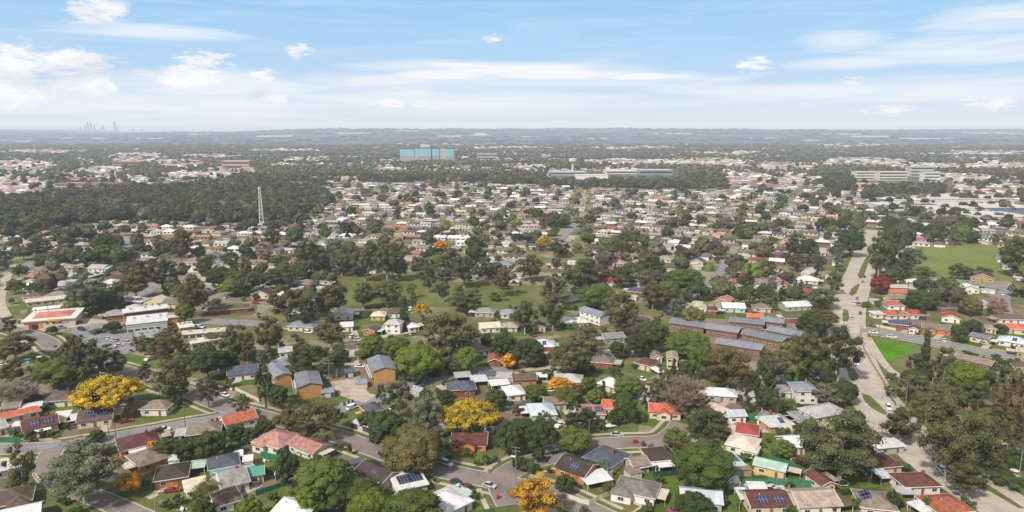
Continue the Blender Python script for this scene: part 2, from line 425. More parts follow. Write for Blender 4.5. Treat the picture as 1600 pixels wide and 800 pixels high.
def roofgeo(mb, L, W, e, t, pitch, over=.5, dx=0, dy=0, rot=False):
    """append one roof; returns ridge height"""
    if rot: L, W = W, L
    def T(x, y, z):
        if rot: x, y = -y, x
        return (x+dx, y+dy, z)
    a, b = L/2+over, W/2+over; h = b*math.tan(pitch)
    if t == 'h':
        r = max(a-b, .05)
        top = [(-a, -b, e+.14), (a, -b, e+.14), (a, b, e+.14), (-a, b, e+.14), (-r, 0, e+.14+h), (r, 0, e+.14+h)]
        fs = [(0, 1, 5, 4), (1, 2, 5), (2, 3, 4, 5), (3, 0, 4)]
    elif t == 'g':
        top = [(-a, -b, e+.14), (a, -b, e+.14), (a, b, e+.14), (-a, b, e+.14), (-a, 0, e+.14+h), (a, 0, e+.14+h)]
        fs = [(0, 1, 5, 4), (2, 3, 4, 5), (1, 2, 5), (3, 0, 4)]
    else:
        h = .35
        top = [(-a, -b, e+.14), (a, -b, e+.14), (a, b, e+.14+h), (-a, b, e+.14+h)]
        fs = [(0, 1, 2, 3)]
    vs = [T(*v) for v in top]+[T(x, y, e-.04) for x, y in ((-a, -b), (a, -b), (a, b), (-a, b))]
    n = len(top)
    fs = fs+[(n, n+1, 1, 0), (n+1, n+2, 2, 1), (n+2, n+3, 3, 2), (n+3, n, 0, 3), (n+3, n+2, n+1, n)]
    if t == 'g':  # open gable: end triangles sit at the wall, roof is a folded slab
        th = .18
        vs = [T(*v) for v in [(-a, -b, e), (a, -b, e), (a, 0, e+h), (-a, 0, e+h), (a, b, e), (-a, b, e)]]
        vs += [(x, y, z+th) for x, y, z in vs]
        fs = [(6, 7, 8, 9), (9, 8, 10, 11), (3, 2, 1, 0), (5, 4, 2, 3), (0, 1, 7, 6), (4, 5, 11, 10), (1, 2, 8, 7), (2, 4, 10, 8), (3, 0, 6, 9), (5, 3, 9, 11)]
    mb.add(vs, fs); return h
def wallgeo(mb, L, W, e, t, pitch, over=.5, dx=0, dy=0, rot=False):
    if rot: L, W = W, L
    def T(x, y, z):
        if rot: x, y = -y, x
        return (x+dx, y+dy, z)
    a, b = L/2, W/2
    if t == 'g':
        h = b*math.tan(pitch); z0 = e+over*math.tan(pitch)-.02
        vs = [(-a, -b, 0), (a, -b, 0), (a, b, 0), (-a, b, 0), (-a, -b, z0), (a, -b, z0), (a, b, z0), (-a, b, z0), (-a, 0, z0+h), (a, 0, z0+h)]
        fs = [(0, 1, 5, 4), (2, 3, 7, 6), (1, 2, 6, 9, 5), (3, 0, 4, 8, 7)]
        mb.add([T(*v) for v in vs], fs)
    else: mb.box(-a, a, -b, b, 0, e, 0, T)
HN = [0]
def house(A, B, d, roof='h', rc='brown', wc='white', st=1, solar_n=0, wing=None, look=None, name='house', parts=True, porch=None, ctr=None, ang=None, L=None, metal=None, hgt=None, lot=True, group=None, cat='house', winn=None, pitch=None, cen=None):
    if ctr is None:
        a, b = np.array(P(*A)[:2]), np.array(P(*B)[:2])
        v = b-a; L = float(np.linalg.norm(v)); ang = math.atan2(v[1], v[0])
        n = np.array((-v[1], v[0]))/L
        c = (a+b)/2+n*d/2
    else: c = np.array(ctr)
    HN[0] += 1
    e = hgt or (2.8 if st == 1 else 5.5)
    if pitch is None: pitch = R({'h': 23, 'g': 22, 's': 2, 'f': 2}[roof[0]])
    rt = 'h' if roof[0] == 'h' else 'g' if roof[0] == 'g' else 'f'
    rot = (roof == 'gy') or (rt == 'h' and d > L+.5)
    root = bpy.data.objects.new(name, None); C.objects.link(root)
    root.location = (c[0], c[1], 0); root.rotation_euler = (0, 0, ang); root.empty_display_size = 1
    rcol, wcol = RC[rc], WC[wc]
    def j(c_, k=.1):
        q_ = 1+rnd.uniform(-k, k); return tuple(min(.85, x*q_*(1+rnd.uniform(-.035, .035))) for x in c_)
    rcol = j(rcol, .15)
    mw, mr = MB(), MB()
    wallgeo(mw, L, d, e, rt, pitch, .5, 0, 0, rot); h = roofgeo(mr, L, d, e, rt, pitch, .5, 0, 0, rot)
    if wing:
        wx, ww, wd, wt = wing
        wallgeo(mw, ww, wd+d*.4, e-.03, wt, pitch, .45, wx*L/2, -d/2-wd+(wd+d*.4)/2, True)
        roofgeo(mr, ww, wd+d*.4, e-.03, wt, pitch, .45, wx*L/2, -d/2-wd+(wd+d*.4)/2, True)
    if metal is None: metal = rc in ('white', 'light grey', 'blue-grey', 'sea green', 'mint', 'pale blue', 'cream')
    wm = M['brick'] if 'brick' in wc else M['board'] if wc in ('white', 'pale blue', 'yellow') and HN[0] % 2 else M['render']
    link('wall', mw.mesh('wall', [wm]), root, color=j(wcol, .06))
    ro = link('roof', mr.mesh('roof', [M['metal'] if metal else M['tile']]), root, color=rcol)
    if parts:
        nw = winn or max(2, int(L/3.6))
        hasdoor = st == 1 and cat == 'house'
        for s in range(st):
            zc = 1.55+2.75*s
            for k in range(nw):
                x = -L/2+L*(k+.5)/nw
                if wing and abs(x-wing[0]*L/2) < wing[1]/2+.6: continue
                if hasdoor and k == nw//2:
                    link('door', DOOR, root, (x, -d/2-.045, .05), 0, (.95, 1, 2.1), (.25, .12, .07)); continue
                link('window', WIN, root, (x, -d/2-.05, zc), 0, (1.7, 1, 1.15))
            nsd = max(1, int(d/4.5))
            for k in range(nsd):
                y = -d/2+d*(k+.5)/nsd
                sx = -1 if c[0] > 0 else 1   # the end wall that faces the open side
                link('window', WIN, root, (sx*(L/2+.05), y, zc), math.pi/2*sx, (1.3, 1, 1.1))
        if wing: link('window', WIN, root, (wing[0]*L/2, -d/2-wing[2]-.05, 1.55), 0, (2.0, 1, 1.25))
        if PX(c[0], c[1])[1] > 560:
            for w_ in [q_ for q_ in root.children if q_.data is WIN]: w_.data = WFR; link('pane', PANE, w_)
        # fascia and gutter boards along the eaves
        gm = MB(); a_, b_ = (d/2+.5, L/2+.5) if False else (L/2+.5, d/2+.5)
        if rt != 'g':
            gm.box(-a_-.06, a_+.06, -b_-.08, -b_-.003, e-.1, e+.15); gm.box(-a_-.06, a_+.06, b_+.003, b_+.08, e-.1, e+.15)
            gm.box(-a_-.08, -a_-.003, -b_, b_, e-.1, e+.15); gm.box(a_+.003, a_+.08, -b_, b_, e-.1, e+.15)
        else:
            hh = (a_ if rot else b_)*math.tan(pitch)
            aa, bb = (b_, a_) if rot else (a_, b_)
            for sx in (-1, 1):
                if sx == 1: link('fascia', gm.mesh('fascia', [M['trim']]), root); gm = MB()
                vs = []
                for x in (sx*(aa+.005), sx*(aa+.09)):
                    for (y, z) in ((-bb, e-.06), (0, e+hh-.06), (bb, e-.06), (bb, e+.22), (0, e+hh+.22), (-bb, e+.22)): vs.append((x, y, z))
                if rot: vs = [(-y, x, z) for x, y, z in vs]
                gm.add(vs, [(0, 1, 4, 5), (1, 2, 3, 4), (11, 10, 7, 6), (10, 9, 8, 7), (5, 4, 10, 11), (4, 3, 9, 10), (0, 5, 11, 6), (2, 8, 9, 3)])
        link('fascia', gm.mesh('fascia', [M['trim']]), root)
        if metal is False and HN[0] % 4 == 0 and rt != 'f':
            cm = MB(); cm.box(-.4, .4, -.3, .3, 0, 1.7); cm.box(-.48, .48, -.38, .38, 1.7, 1.85)
            link('chimney', cm.mesh('chimney', [M['brick']]), ro, (L*.22, 0, e+h*.6), color=WC['red brick'])
        elif HN[0] % 3 == 0:
            cm = MB(); cm.tube([(0, 0, 0), (0, 0, .55), (0, 0, .75)], [.16, .16, .05], 8)
            link('roof_vent', cm.mesh('roof_vent', [M['galv']]), ro, (-L*.2, -d*.12, e+h*.75+.1))
    if HN[0] % 9 in (1, 3, 4, 7) and cat == 'house' and parts:
        sd_ = -1 if HN[0] % 2 else 1; lw = rnd.uniform(2.6, 4.2); ld = d*rnd.uniform(.5, .8); pm = MB(); x0_, x1_ = sorted((sd_*(L/2+.62), sd_*(L/2+.62+lw)))
        yo = rnd.uniform(-.1, .2)*d; pm.box(x0_, x1_, yo-ld/2, yo+ld/2, 2.3, 2.42)
        xo_ = sd_*(L/2+.5+lw)
        for y_ in (-ld/2+.15, ld/2-.15): pm.box(xo_-.1 if sd_ > 0 else xo_, xo_ if sd_ > 0 else xo_+.1, yo+y_-.05, yo+y_+.05, 0, 2.3)
        link('patio_roof', pm.mesh('patio_roof', [M['metal']]), root, color=RC[rnd.choice(['white', 'cream', 'light grey', 'mint', 'beige'])])
    if solar_n:
        # panels lie on the slope that faces the front
        wid = min(L*.3, 1.0*max(2, solar_n//2)+.01) if rt != 'f' else L*.42
        hh = min(3.2, d*.3) if rt != 'f' else d*.5
        for k in range(1 if solar_n < 8 else 2):
            xo = (-.16 if k == 0 else .24)*L if solar_n >= 8 else 0.05*L
            sm = link('solar_panel', solmesh(wid, hh), ro)
            if rt == 'f':
                sm.location = (xo, 0, e+.4); sm.rotation_euler = (R(1.5), 0, 0)
            elif rot:
                a2 = L/2+.5; y0 = -a2*.5
                sm.location = (-a2*.5, xo*.5, e+.22+a2*.5*math.tan(pitch)); sm.rotation_euler = (0, -pitch, 0)
            else:
                b2 = d/2+.5
                sm.location = (xo, -b2*.52, e+.24+b2*.48*math.tan(pitch)); sm.rotation_euler = (pitch, 0, 0)
    if porch:
        pm = MB(); pw, pd = porch; pm.box(-pw/2, pw/2, -d/2-pd, -d/2-.52, 2.35, 2.5)
        for x in (-pw/2+.1, pw/2-.1): pm.box(x-.06, x+.06, -d/2-pd+.1, -d/2-pd+.22, 0, 2.35)
        link('porch', pm.mesh('porch', [M['metal']]), root, color=RC['white'])
    if look is None:
        shp = {'h': 'hipped', 'g': 'gabled', 'f': 'flat', 's': 'flat'}[roof[0]]
        look = f"{wc} {'two-storey ' if st == 2 else ''}{cat} with {rc} {shp} roof" + (' and solar panels' if solar_n else '')
    px = PX(c[0], c[1], 2)
    tag(root, look, cat, group or 'houses across the suburb', px=px)
    OCC.append((c[0], c[1], max(L, d)*.55))
    if lot and ctr is None:
        lotpatch(c, ang, L, d)
    return root
LOTN = [0]
def lotpatch(c, ang, L, d):
    LOTN[0] += 1; i = LOTN[0]
    cols = [(.085, .14, .025), (.11, .15, .04), (.07, .11, .022), (.15, .135, .07), (.12, .16, .045), (.20, .16, .11)]
    col = cols[(i*5) % 6]
    mb = MB(); a, b = L/2+4.5, d/2
    mb.add([(-a, -b-7, 0), (a, -b-7, 0), (a, b+11, 0), (-a, b+11, 0)], [(0, 1, 2, 3)])
    struct('yard', mb.mesh('yard', [M['lot']]), col, (c[0], c[1], .01+i*.0005), ang)

H = [  # A, B, depth, kwargs
 ((-30,812),(50,794),10,dict(rc='brown',wc='orange brick',wing=(.5,5,2,'h'))),
 ((0,836),(62,822),9,dict(rc='white',wc='cream',roof='gx')),
 ((-12,752),(32,741),8,dict(rc='white',wc='white',roof='f')),
 ((38,685),(92,673),10,dict(rc='maroon',wc='cream',roof='gx',solar_n=8,porch=(6,3))),
 ((5,665),(62,652),5,dict(rc='coral',wc='cream',roof='f',look='long low shed with coral sheet roof')),
 ((-14,686),(12,679),8,dict(rc='light grey',wc='cream',roof='gx')),
 ((122,671),(175,664),12,dict(rc='brown',wc='cream',roof='gx',solar_n=10,look='cream house with brown roof and two large solar arrays')),
 ((72,638),(114,634),10,dict(rc='brown',wc='white')),
 ((5,650),(30,647),9,dict(rc='taupe',wc='grey',roof='gx')),
 ((-14,652),(3,648),9,dict(rc='slate blue',wc='white',solar_n=4)),
 ((220,650),(260,650),9,dict(rc='taupe',wc='white')),
 ((190,717),(252,702),11,dict(rc='maroon',wc='orange brick',porch=(8,3))),
 ((220,741),(266,725),11,dict(rc='taupe',wc='orange brick')),
 ((243,765),(293,757),10,dict(rc='dark brown',wc='orange brick')),
 ((328,747),(374,738),9,dict(rc='slate blue',wc='red brick')),
 ((350,777),(390,766),12,dict(rc='grey',wc='white',roof='gx')),
 ((293,782),(325,774),7,dict(rc='cream',wc='white',roof='f')),
 ((340,805),(378,794),9,dict(rc='brown',wc='white')),
 ((292,692),(344,685),9,dict(rc='taupe',wc='brown brick')),
 ((354,676),(402,664),9,dict(rc='terracotta',wc='white',roof='gx')),
 ((396,702),(437,712),11,dict(rc='pink',wc='white',wing=(-.4,5,1.5,'h'))),
 ((452,706),(489,721),8,dict(rc='pink',wc='cream',roof='gx')),
 ((556,748),(598,767),8,dict(rc='dark brown',wc='cream',roof='gx',solar_n=4)),
 ((425,815),(480,820),8,dict(rc='white',wc='grey')),
 ((394,757),(412,754),6,dict(rc='sea green',wc='white',roof='gx')),
 ((576,656),(600,650),9,dict(rc='slate blue',wc='orange brick')),
 ((706,705),(759,706),9,dict(rc='maroon',wc='orange brick',roof='gx',wing=(-.1,5.5,1.5,'g'),look='orange brick house with maroon tiled roof and white front gable')),
 ((697,816),(738,796),11,dict(rc='white',wc='white')),
 ((622,779),(668,769),10,dict(rc='white',wc='pale blue',roof='f',solar_n=8)),
 ((657,684),(695,682),8,dict(rc='white',wc='grey',roof='gx')),
 ((757,676),(780,678),8,dict(rc='brown',wc='pale blue')),
 ((912,727),(953,743),12,dict(rc='slate blue',wc='cream',wing=(.55,5,1.5,'h'))),
 ((868,742),(912,758),10,dict(rc='dark brown',wc='orange brick',roof='gx',solar_n=6)),
 ((960,779),(1021,792),9,dict(rc='weathered grey',wc='white',wing=(-.6,6,2,'h'),look='white weatherboard house with weathered grey hipped roof and front wing')),
 ((990,742),(1014,738),6,dict(rc='taupe',wc='grey',roof='gx')),
 ((1018,733),(1058,729),9,dict(rc='dark brown',wc='white',porch=(7,4))),
 ((1150,687),(1183,692),9,dict(rc='red',wc='cream',metal=True)),
 ((1134,706),(1178,716),10,dict(rc='cream',wc='white',wing=(.7,5,1.5,'h'))),
 ((1132,741),(1162,738),8,dict(rc='mint',wc='orange brick',roof='f',solar_n=9,look='orange walled house with mint edged roof covered in solar panels')),
 ((1178,739),(1224,750),6,dict(rc='mint',wc='yellow',roof='gx')),
 ((1065,796),(1127,802),8,dict(rc='pale blue',wc='grey',roof='gx')),
 ((1174,806),(1236,804),9,dict(rc='maroon',wc='cream',roof='gx',solar_n=10)),
 ((1140,662),(1165,661),6,dict(rc='pale blue',wc='white',roof='gx')),
 ((1183,664),(1204,669),8,dict(rc='grey',wc='white')),
 ((1250,807),(1313,804),10,dict(rc='beige',wc='white',roof='gx')),
 ((1284,772),(1304,769),8,dict(rc='maroon',wc='cream',roof='gy')),
 ((1345,806),(1400,812),10,dict(rc='taupe',wc='cream',solar_n=8)),
 ((1204,678),(1240,674),9,dict(rc='light grey',wc='tan',solar_n=4)),
 ((1253,668),(1275,665),8,dict(rc='blue-grey',wc='cream')),
 ((1274,674),(1322,665),9,dict(rc='light grey',wc='cream',st=2)),
 ((1245,631),(1277,631),10,dict(rc='blue-grey',wc='white',st=2)),
 ((1217,623),(1243,623),8,dict(rc='grey',wc='white')),
 ((1235,712),(1257,710),9,dict(rc='white',wc='white',roof='gx')),
 ((1372,712),(1412,708),5,dict(rc='white',wc='grey',roof='f')),
 ((1368,744),(1408,740),9,dict(rc='maroon',wc='cream')),
 ((1414,774),(1468,772),8,dict(rc='maroon',wc='white')),
 ((1466,816),(1518,812),9,dict(rc='terracotta',wc='cream')),
 ((1542,705),(1560,705),6,dict(rc='mint',wc='white',hgt=4)),
 ((1503,641),(1528,640),7,dict(rc='pale blue',wc='orange brick',roof='f')),
 ((1490,568),(1546,581),8,dict(rc='taupe',wc='brown brick',roof='gx')),
 ((1588,558),(1608,561),7,dict(rc='beige',wc='tan',roof='gx')),
 ((1583,582),(1608,585),8,dict(rc='brown',wc='yellow')),
 ((1441,520),(1485,525),9,dict(rc='taupe',wc='orange brick',roof='gx',wing=(-.4,4.5,1.5,'g'))),
 ((1515,533),(1541,539),7,dict(rc='lavender',wc='cream',roof='gx')),
 ((1558,539),(1604,547),9,dict(rc='pale blue',wc='white',solar_n=5)),
 ((1560,520),(1606,524),9,dict(rc='coral',wc='cream')),
 ((1389,513),(1425,517),8,dict(rc='slate blue',wc='red brick',solar_n=8)),
 ((1420,521),(1434,523),6,dict(rc='dark brown',wc='white',roof='gy')),
 ((1020,567),(1034,567),7,dict(rc='taupe',wc='white',roof='gy')),
 ((1042,577),(1058,578),8,dict(rc='beige',wc='cream',st=2,roof='gy')),
 ((992,575),(1014,581),9,dict(rc='maroon',wc='cream')),
 ((1015,654),(1063,657),9,dict(rc='coral',wc='cream',roof='gx',wing=(-.1,5,1.5,'g'))),
 ((1105,627),(1150,630),8,dict(rc='white',wc='grey')),
 ((1128,656),(1142,652),8,dict(rc='cream',wc='cream',roof='gy')),
 ((1166,629),(1192,628),8,dict(rc='light grey',wc='white')),
 ((832,550),(866,550),10,dict(rc='pale blue',wc='red brick',solar_n=5)),
 ((803,605),(838,603),8,dict(rc='brown',wc='orange brick',roof='gx')),
 ((795,628),(821,625),10,dict(rc='white',wc='white')),
 ((831,660),(869,658),11,dict(rc='pale blue',wc='pale blue')),
 ((934,608),(962,616),9,dict(rc='white',wc='cream')),
 ((985,621),(1016,628),9,dict(rc='light grey',wc='pale blue')),
 ((924,574),(956,577),9,dict(rc='taupe',wc='red brick')),
 ((870,605),(908,607),9,dict(rc='light grey',wc='cream')),
 ((853,643),(885,641),8,dict(rc='taupe',wc='grey',roof='gx')),
 ((907,658),(945,658),9,dict(rc='pink',wc='cream',solar_n=8)),
 ((940,648),(966,650),9,dict(rc='coral',wc='white')),
 ((833,519),(852,519),8,dict(rc='brown',wc='cream',roof='gy')),
 ((800,516),(818,515),8,dict(rc='brown',wc='grey')),
 ((885,513),(920,511),9,dict(rc='white',wc='cream')),
 ((858,571),(880,571),8,dict(rc='dark brown',wc='white')),
 ((945,538),(976,536),9,dict(rc='grey',wc='grey',roof='gx')),
 ((897,571),(916,571),8,dict(rc='terracotta',wc='orange brick')),
 ((602,521),(625,522),8,dict(rc='light grey',wc='white',st=2)),
 ((640,520),(655,518),9,dict(rc='white',wc='white')),
 ((693,573),(713,567),9,dict(rc='brown',wc='grey',roof='gy')),
 ((763,574),(783,574),9,dict(rc='terracotta',wc='red brick',roof='gy')),
 ((787,572),(803,572),8,dict(rc='terracotta',wc='orange brick')),
 ((748,557),(766,554),8,dict(rc='lavender',wc='white')),
 ((700,620),(743,617),9,dict(rc='slate blue',wc='red brick',wing=(.4,6,1.5,'h'))),
 ((752,521),(782,519),9,dict(rc='cream',wc='white',roof='gx')),
 ((785,519),(808,519),8,dict(rc='beige',wc='cream')),
 ((357,597),(402,592),11,dict(rc='slate blue',wc='white',roof='gx')),
 ((343,580),(363,578),9,dict(rc='slate blue',wc='white')),
 ((429,583),(452,579),9,dict(rc='blue-grey',wc='grey',roof='gx')),
 ((450,517),(489,519),9,dict(rc='blue-grey',wc='cream')),
 ((568,525),(585,526),9,dict(rc='brown',wc='orange brick',roof='gy')),
 ((533,519),(551,518),8,dict(rc='white',wc='white',roof='gx')),
 ((437,560),(456,558),8,dict(rc='light grey',wc='white',roof='gx')),
 ((165,501),(196,498),10,dict(rc='grey',wc='brown brick')),
 ((200,491),(225,488),9,dict(rc='light grey',wc='orange brick')),
 ((325,493),(389,488),8,dict(rc='brown',wc='red brick')),
 ((45,430),(83,428),11,dict(rc='taupe',wc='tan')),
 ((88,430),(114,429),10,dict(rc='beige',wc='cream',st=2)),
 ((35,452),(80,450),11,dict(rc='white',wc='white')),
 ((42,461),(66,460),9,dict(rc='taupe',wc='cream')),
 ((36,471),(66,470),9,dict(rc='brown',wc='cream')),
 ((70,454),(110,452),11,dict(rc='light grey',wc='white')),
 ((70,470),(106,468),10,dict(rc='grey',wc='white')),
 ((42,480),(112,472),7,dict(rc='cream',wc='cream',roof='gx')),
 ((52,492),(100,487),6,dict(rc='white',wc='white',roof='f')),
 ((172,434),(197,433),9,dict(rc='brown',wc='red brick')),
 ((157,450),(184,449),10,dict(rc='white',wc='white')),
 ((112,414),(150,411),10,dict(rc='light grey',wc='cream')),
 ((522,501),(551,500),10,dict(rc='pale blue',wc='white',hgt=4)),
 ((580,501),(601,501),9,dict(rc='cream',wc='yellow')),
 ((605,497),(625,497),9,dict(rc='brown',wc='white',roof='gx')),
 ((742,495),(771,496),9,dict(rc='grey',wc='grey')),
 ((783,498),(808,498),9,dict(rc='blue-grey',wc='white')),
 ((906,499),(937,509),8,dict(rc='blue-grey',wc='white',st=2,roof='gx')),
 ((880,509),(903,512),7,dict(rc='white',wc='white',roof='gx')),
 ((879,480),(912,472),10,dict(rc='slate blue',wc='grey')),
 ((935,447),(972,447),9,dict(rc='red',wc='white')),
 ((930,457),(955,456),9,dict(rc='taupe',wc='cream')),
 ((1130,488),(1164,489),10,dict(rc='white',wc='pale blue',roof='gx')),
 ((1085,488),(1103,489),8,dict(rc='cream',wc='white',roof='gy')),
 ((1105,492),(1120,493),8,dict(rc='maroon',wc='red brick')),
 ((1162,462),(1196,463),10,dict(rc='pale blue',wc='white')),
 ((1132,453),(1157,453),9,dict(rc='blue-grey',wc='white')),
 ((1146,446),(1166,446),8,dict(rc='red',wc='cream')),
 ((1114,464),(1140,465),9,dict(rc='maroon',wc='brown brick')),
 ((1178,488),(1204,489),9,dict(rc='taupe',wc='cream')),
 ((1169,503),(1192,504),7,dict(rc='coral',wc='cream',roof='gx')),
 ((1232,465),(1275,463),9,dict(rc='red',wc='white')),
 ((1229,487),(1267,485),10,dict(rc='white',wc='grey',roof='gx')),
 ((1226,504),(1250,505),9,dict(rc='brown',wc='red brick')),
 ((1391,464),(1416,465),8,dict(rc='coral',wc='cream',roof='gx')),
 ((1392,456),(1418,456),7,dict(rc='light grey',wc='grey',roof='gx')),
 ((1390,474),(1430,474),8,dict(rc='taupe',wc='cream',roof='gx')),
 ((1387,484),(1413,485),9,dict(rc='terracotta',wc='white')),
 ((1388,500),(1418,499),9,dict(rc='coral',wc='white',solar_n=5)),
 ((1424,499),(1450,499),9,dict(rc='red',wc='white')),
 ((1471,503),(1499,506),9,dict(rc='red',wc='white',roof='gy')),
 ((1469,488),(1501,488),9,dict(rc='dark brown',wc='brown brick')),
 ((1456,464),(1512,467),10,dict(rc='pale blue',wc='white',roof='gx')),
 ((1500,457),(1530,459),9,dict(rc='white',wc='white',roof='gy')),
 ((1422,447),(1443,447),8,dict(rc='white',wc='grey')),
 ((1562,506),(1608,507),9,dict(rc='brown',wc='white')),
 ((1540,520),(1556,522),8,dict(rc='grey',wc='cream')),
 ((1366,498),(1386,498),6,dict(rc='white',wc='white',roof='f')),
 ((465,598),(480,596),7,dict(rc='blue-grey',wc='grey',roof='gx')),
]
for A, B, d, kw in H: house(A, B, d, **kw)
# two-storey orange brick flats with slate gables seen end-on
for A, B, d in (((467,625),(504,620),17), ((431,608),(456,603),17), ((584,599),(618,595),18)):
    house(A, B, d, 'gy', 'slate grey', 'orange-tan brick', st=1, hgt=5.4, winn=None, parts=False, cat='flats', group='orange brick flats around a gravel court',
          look='two-storey orange brick flats with slate gable', pitch=R(16), metal=True)
for o in [t['o'] for t in THINGS if t['cat'] == 'flats']:
    w = o.children[0]; ys = [v.co.y for v in w.data.vertices]; xs = [v.co.x for v in w.data.vertices]
    for y in np.arange(min(ys)+2, max(ys)-1, 3.2):
        for z in (1.4, 4.1): link('window', WIN, o, (min(xs)-.05, y, z), -math.pi/2, (1.9, 1, 1.2))
    cb = MB()
    for sx in (-1, 1):
        cb.box(min(xs)-1.3, min(xs)-.01, min(ys)+.3, max(ys)-.3, 2.7, 2.85)
        break
    cb.box(min(xs)-1.3, min(xs)-1.22, min(ys)+.3, max(ys)-.3, 2.85, 3.75)
    link('balcony', cb.mesh('balcony', [M['trim']]), o)
for A, B, d in (((1046,515),(1099,523),11), ((1103,524),(1151,531),10), ((1158,533),(1219,546),10), ((1140,513),(1192,518),9), ((1197,527),(1247,537),9), ((1118,548),(1187,559),9), ((1188,512),(1222,516),9)):
    house(A, B, d+2, 'gx', 'slate grey', 'brown brick', st=1, hgt=3.9, winn=6, cat='flats', group='long grey-roofed brick flats', metal=True, pitch=R(10),
          look='long brown brick flats with grey metal roof')
# ------------------------------------------------------------------ shops
def shopA():
    a, b = np.array(P(38,516)[:2]), np.array(P(118,509)[:2]); v = b-a; L = np.linalg.norm(v); ang = math.atan2(v[1], v[0])
    n = np.array((-v[1], v[0]))/L; d = 24; c = (a+b)/2+n*d/2
    r = link('corner_shop', None, None, (*c, 0), ang)
    mw = MB(); mw.box(-L/2, L/2, -d/2, d/2, 0, 4.6); link('wall', mw.mesh('wall', [M['render']]), r, color=WC['cream'])
    mp = MB(); mp.box(-L/2-.9, L/2+.9, -d/2-.9, d/2+.9, 4.62, 5.1); link('parapet', mp.mesh('parapet', [M['render']]), r, color=(.7, .66, .6))
    mr = MB(); roofgeo(mr, L*.74, d*.62, 5.12, 'h', R(11), .2); link('roof', mr.mesh('roof', [M['metal']]), r, color=(.60, .20, .18))
    ms = MB(); ms.box(-2.9, 2.9, -.12, .12, -.5, .6); s = link('sign', ms.mesh('sign', [M['plain']]), r, (L*.1, -d/2-1.03, 4.7), color=(.8, .4, .03))
    m2 = MB(); m2.box(-2.4, 2.4, -.25, .1, 0, 3.2); link('doorway', m2.mesh('doorway', [M['plain']]), r, (-L*.31, -d/2-.12, 0.02), color=(.45, .04, .03))
    m3 = MB(); m3.box(-1.2, 1.2, -.12, .05, 0, 2.6); link('door', m3.mesh('door', [M['glass']]), r, (-L*.29, -d/2-.40, 0.03))
    m4 = MB(); m4.box(-1.1, 1.1, -.2, .1, 0, 3.2); link('shopfront_panel', m4.mesh('shopfront_panel', [M['plain']]), r, (-L*.21, -d/2-.12, 0.02), color=(.75, .3, .04))
    for k in range(4): link('window', WIN, r, (-L*.05+k*L*.13, -d/2-.05, 2.9), 0, (1.3, 1, 1.2))
    tag(r, label='cream corner shop with flat parapet around a coral red roof', cat='shop'); OCC.append((c[0], c[1], 18))
shopA()
def shopB(A, B, d, h, roofc, wallc, label, bands=(), tilt=.6, awn=None):
    a, b = np.array(P(*A)[:2]), np.array(P(*B)[:2]); v = b-a; L = np.linalg.norm(v); ang = math.atan2(v[1], v[0])
    n = np.array((-v[1], v[0]))/L; c = (a+b)/2+n*d/2
    r = link('shop', None, None, (*c, 0), ang)
    mw = MB(); mw.box(-L/2, L/2, -d/2, d/2, 0, h); link('wall', mw.mesh('wall', [M['render']]), r, color=wallc)
    mr = MB(); x, y = L/2+.5, d/2+.5
    mr.add([(-x, -y, h+.02), (x, -y, h+.02), (x, y, h+.02+tilt), (-x, y, h+.02+tilt), (-x, -y, h+.3), (x, -y, h+.3), (x, y, h+.3+tilt), (-x, y, h+.3+tilt)],
           [(3, 2, 1, 0), (4, 5, 6, 7), (0, 1, 5, 4), (1, 2, 6, 5), (2, 3, 7, 6), (3, 0, 4, 7)])
    link('roof', mr.mesh('roof', [M['metal']]), r, color=roofc)
    for k in range(int(L/3.4)): link('window', WIN, r, (-L/2+1.7+k*3.4, -d/2-.05, 1.6), 0, (2.6, 1, 2.0))
    for k in range(3): link('window', WIN, r, (-L/2-.05, -d/3+k*d/3, h-1.2), -math.pi/2, (1.8, 1, 1.1))
    for (z0, z1, col, nm) in bands:
        mb = MB(); mb.box(-L/2-.1, L/2+.1, -d/2-.18, -d/2-.1, z0, z1); mb.box(L/2+.02, L/2+.1, -d/2-.1, d/2, z0, z1); link(nm, mb.mesh(nm, [M['plain']]), r, color=col)
    for k in range(3):
        ac = MB(); ac.box(-.7, .7, -.5, .5, 0, .9); link('roof_unit', ac.mesh('roof_unit', [M['galv']]), r, (-L/3+k*L/3, d*.15, h+.3+tilt*.6))
    tag(r, label=label, cat='shop'); OCC.append((c[0], c[1], max(L, d)*.5))
    return r
shopB((199,522), (262,515), 16, 5.2, (.66, .70, .70), (.42, .52, .50), 'pale green walled shop block with curved white roof beside the car park', [(4.0, 4.6, (.6, .62, .6), 'sign_board')])
shopB((195,506), (264,497), 8, 6.2, (.68, .68, .68), (.55, .2, .05), 'orange shop block with dark clerestory band and long white roof', [(4.6, 5.6, (.05, .05, .08), 'clerestory_band')])
shopB((213,541), (246,537), 14, 3.6, (.34, .36, .40), (.10, .10, .14), 'low shop with grey roof and pink edged awning nearest the lawn', [(3.1, 3.7, (.6, .1, .22), 'awning_edge')])
shopB((282,524), (303,521), 9, 4.0, (.72, .72, .70), (.58, .24, .10), 'small orange walled shop with white roof behind the dark gums', [])
shopB((262,512), (279,510), 8, 5.5, (.6, .6, .6), (.60, .24, .05), 'narrow bright orange shop at the end of the clerestory block', [])
shopB((300,547), (350,538), 6, 3.2, (.68, .62, .55), (.5, .45, .38), 'long cream shed in front of the street behind the gums', [])
shopB((285,532), (352,526), 5, 3.0, (.64, .58, .5), (.5, .42, .33), 'long narrow tan roofed shed behind the long cream shed', [])
mg = MB(); mg.box(-3.2, 3.2, -.1, .1, 0, 1.0); q = P(247, 521)
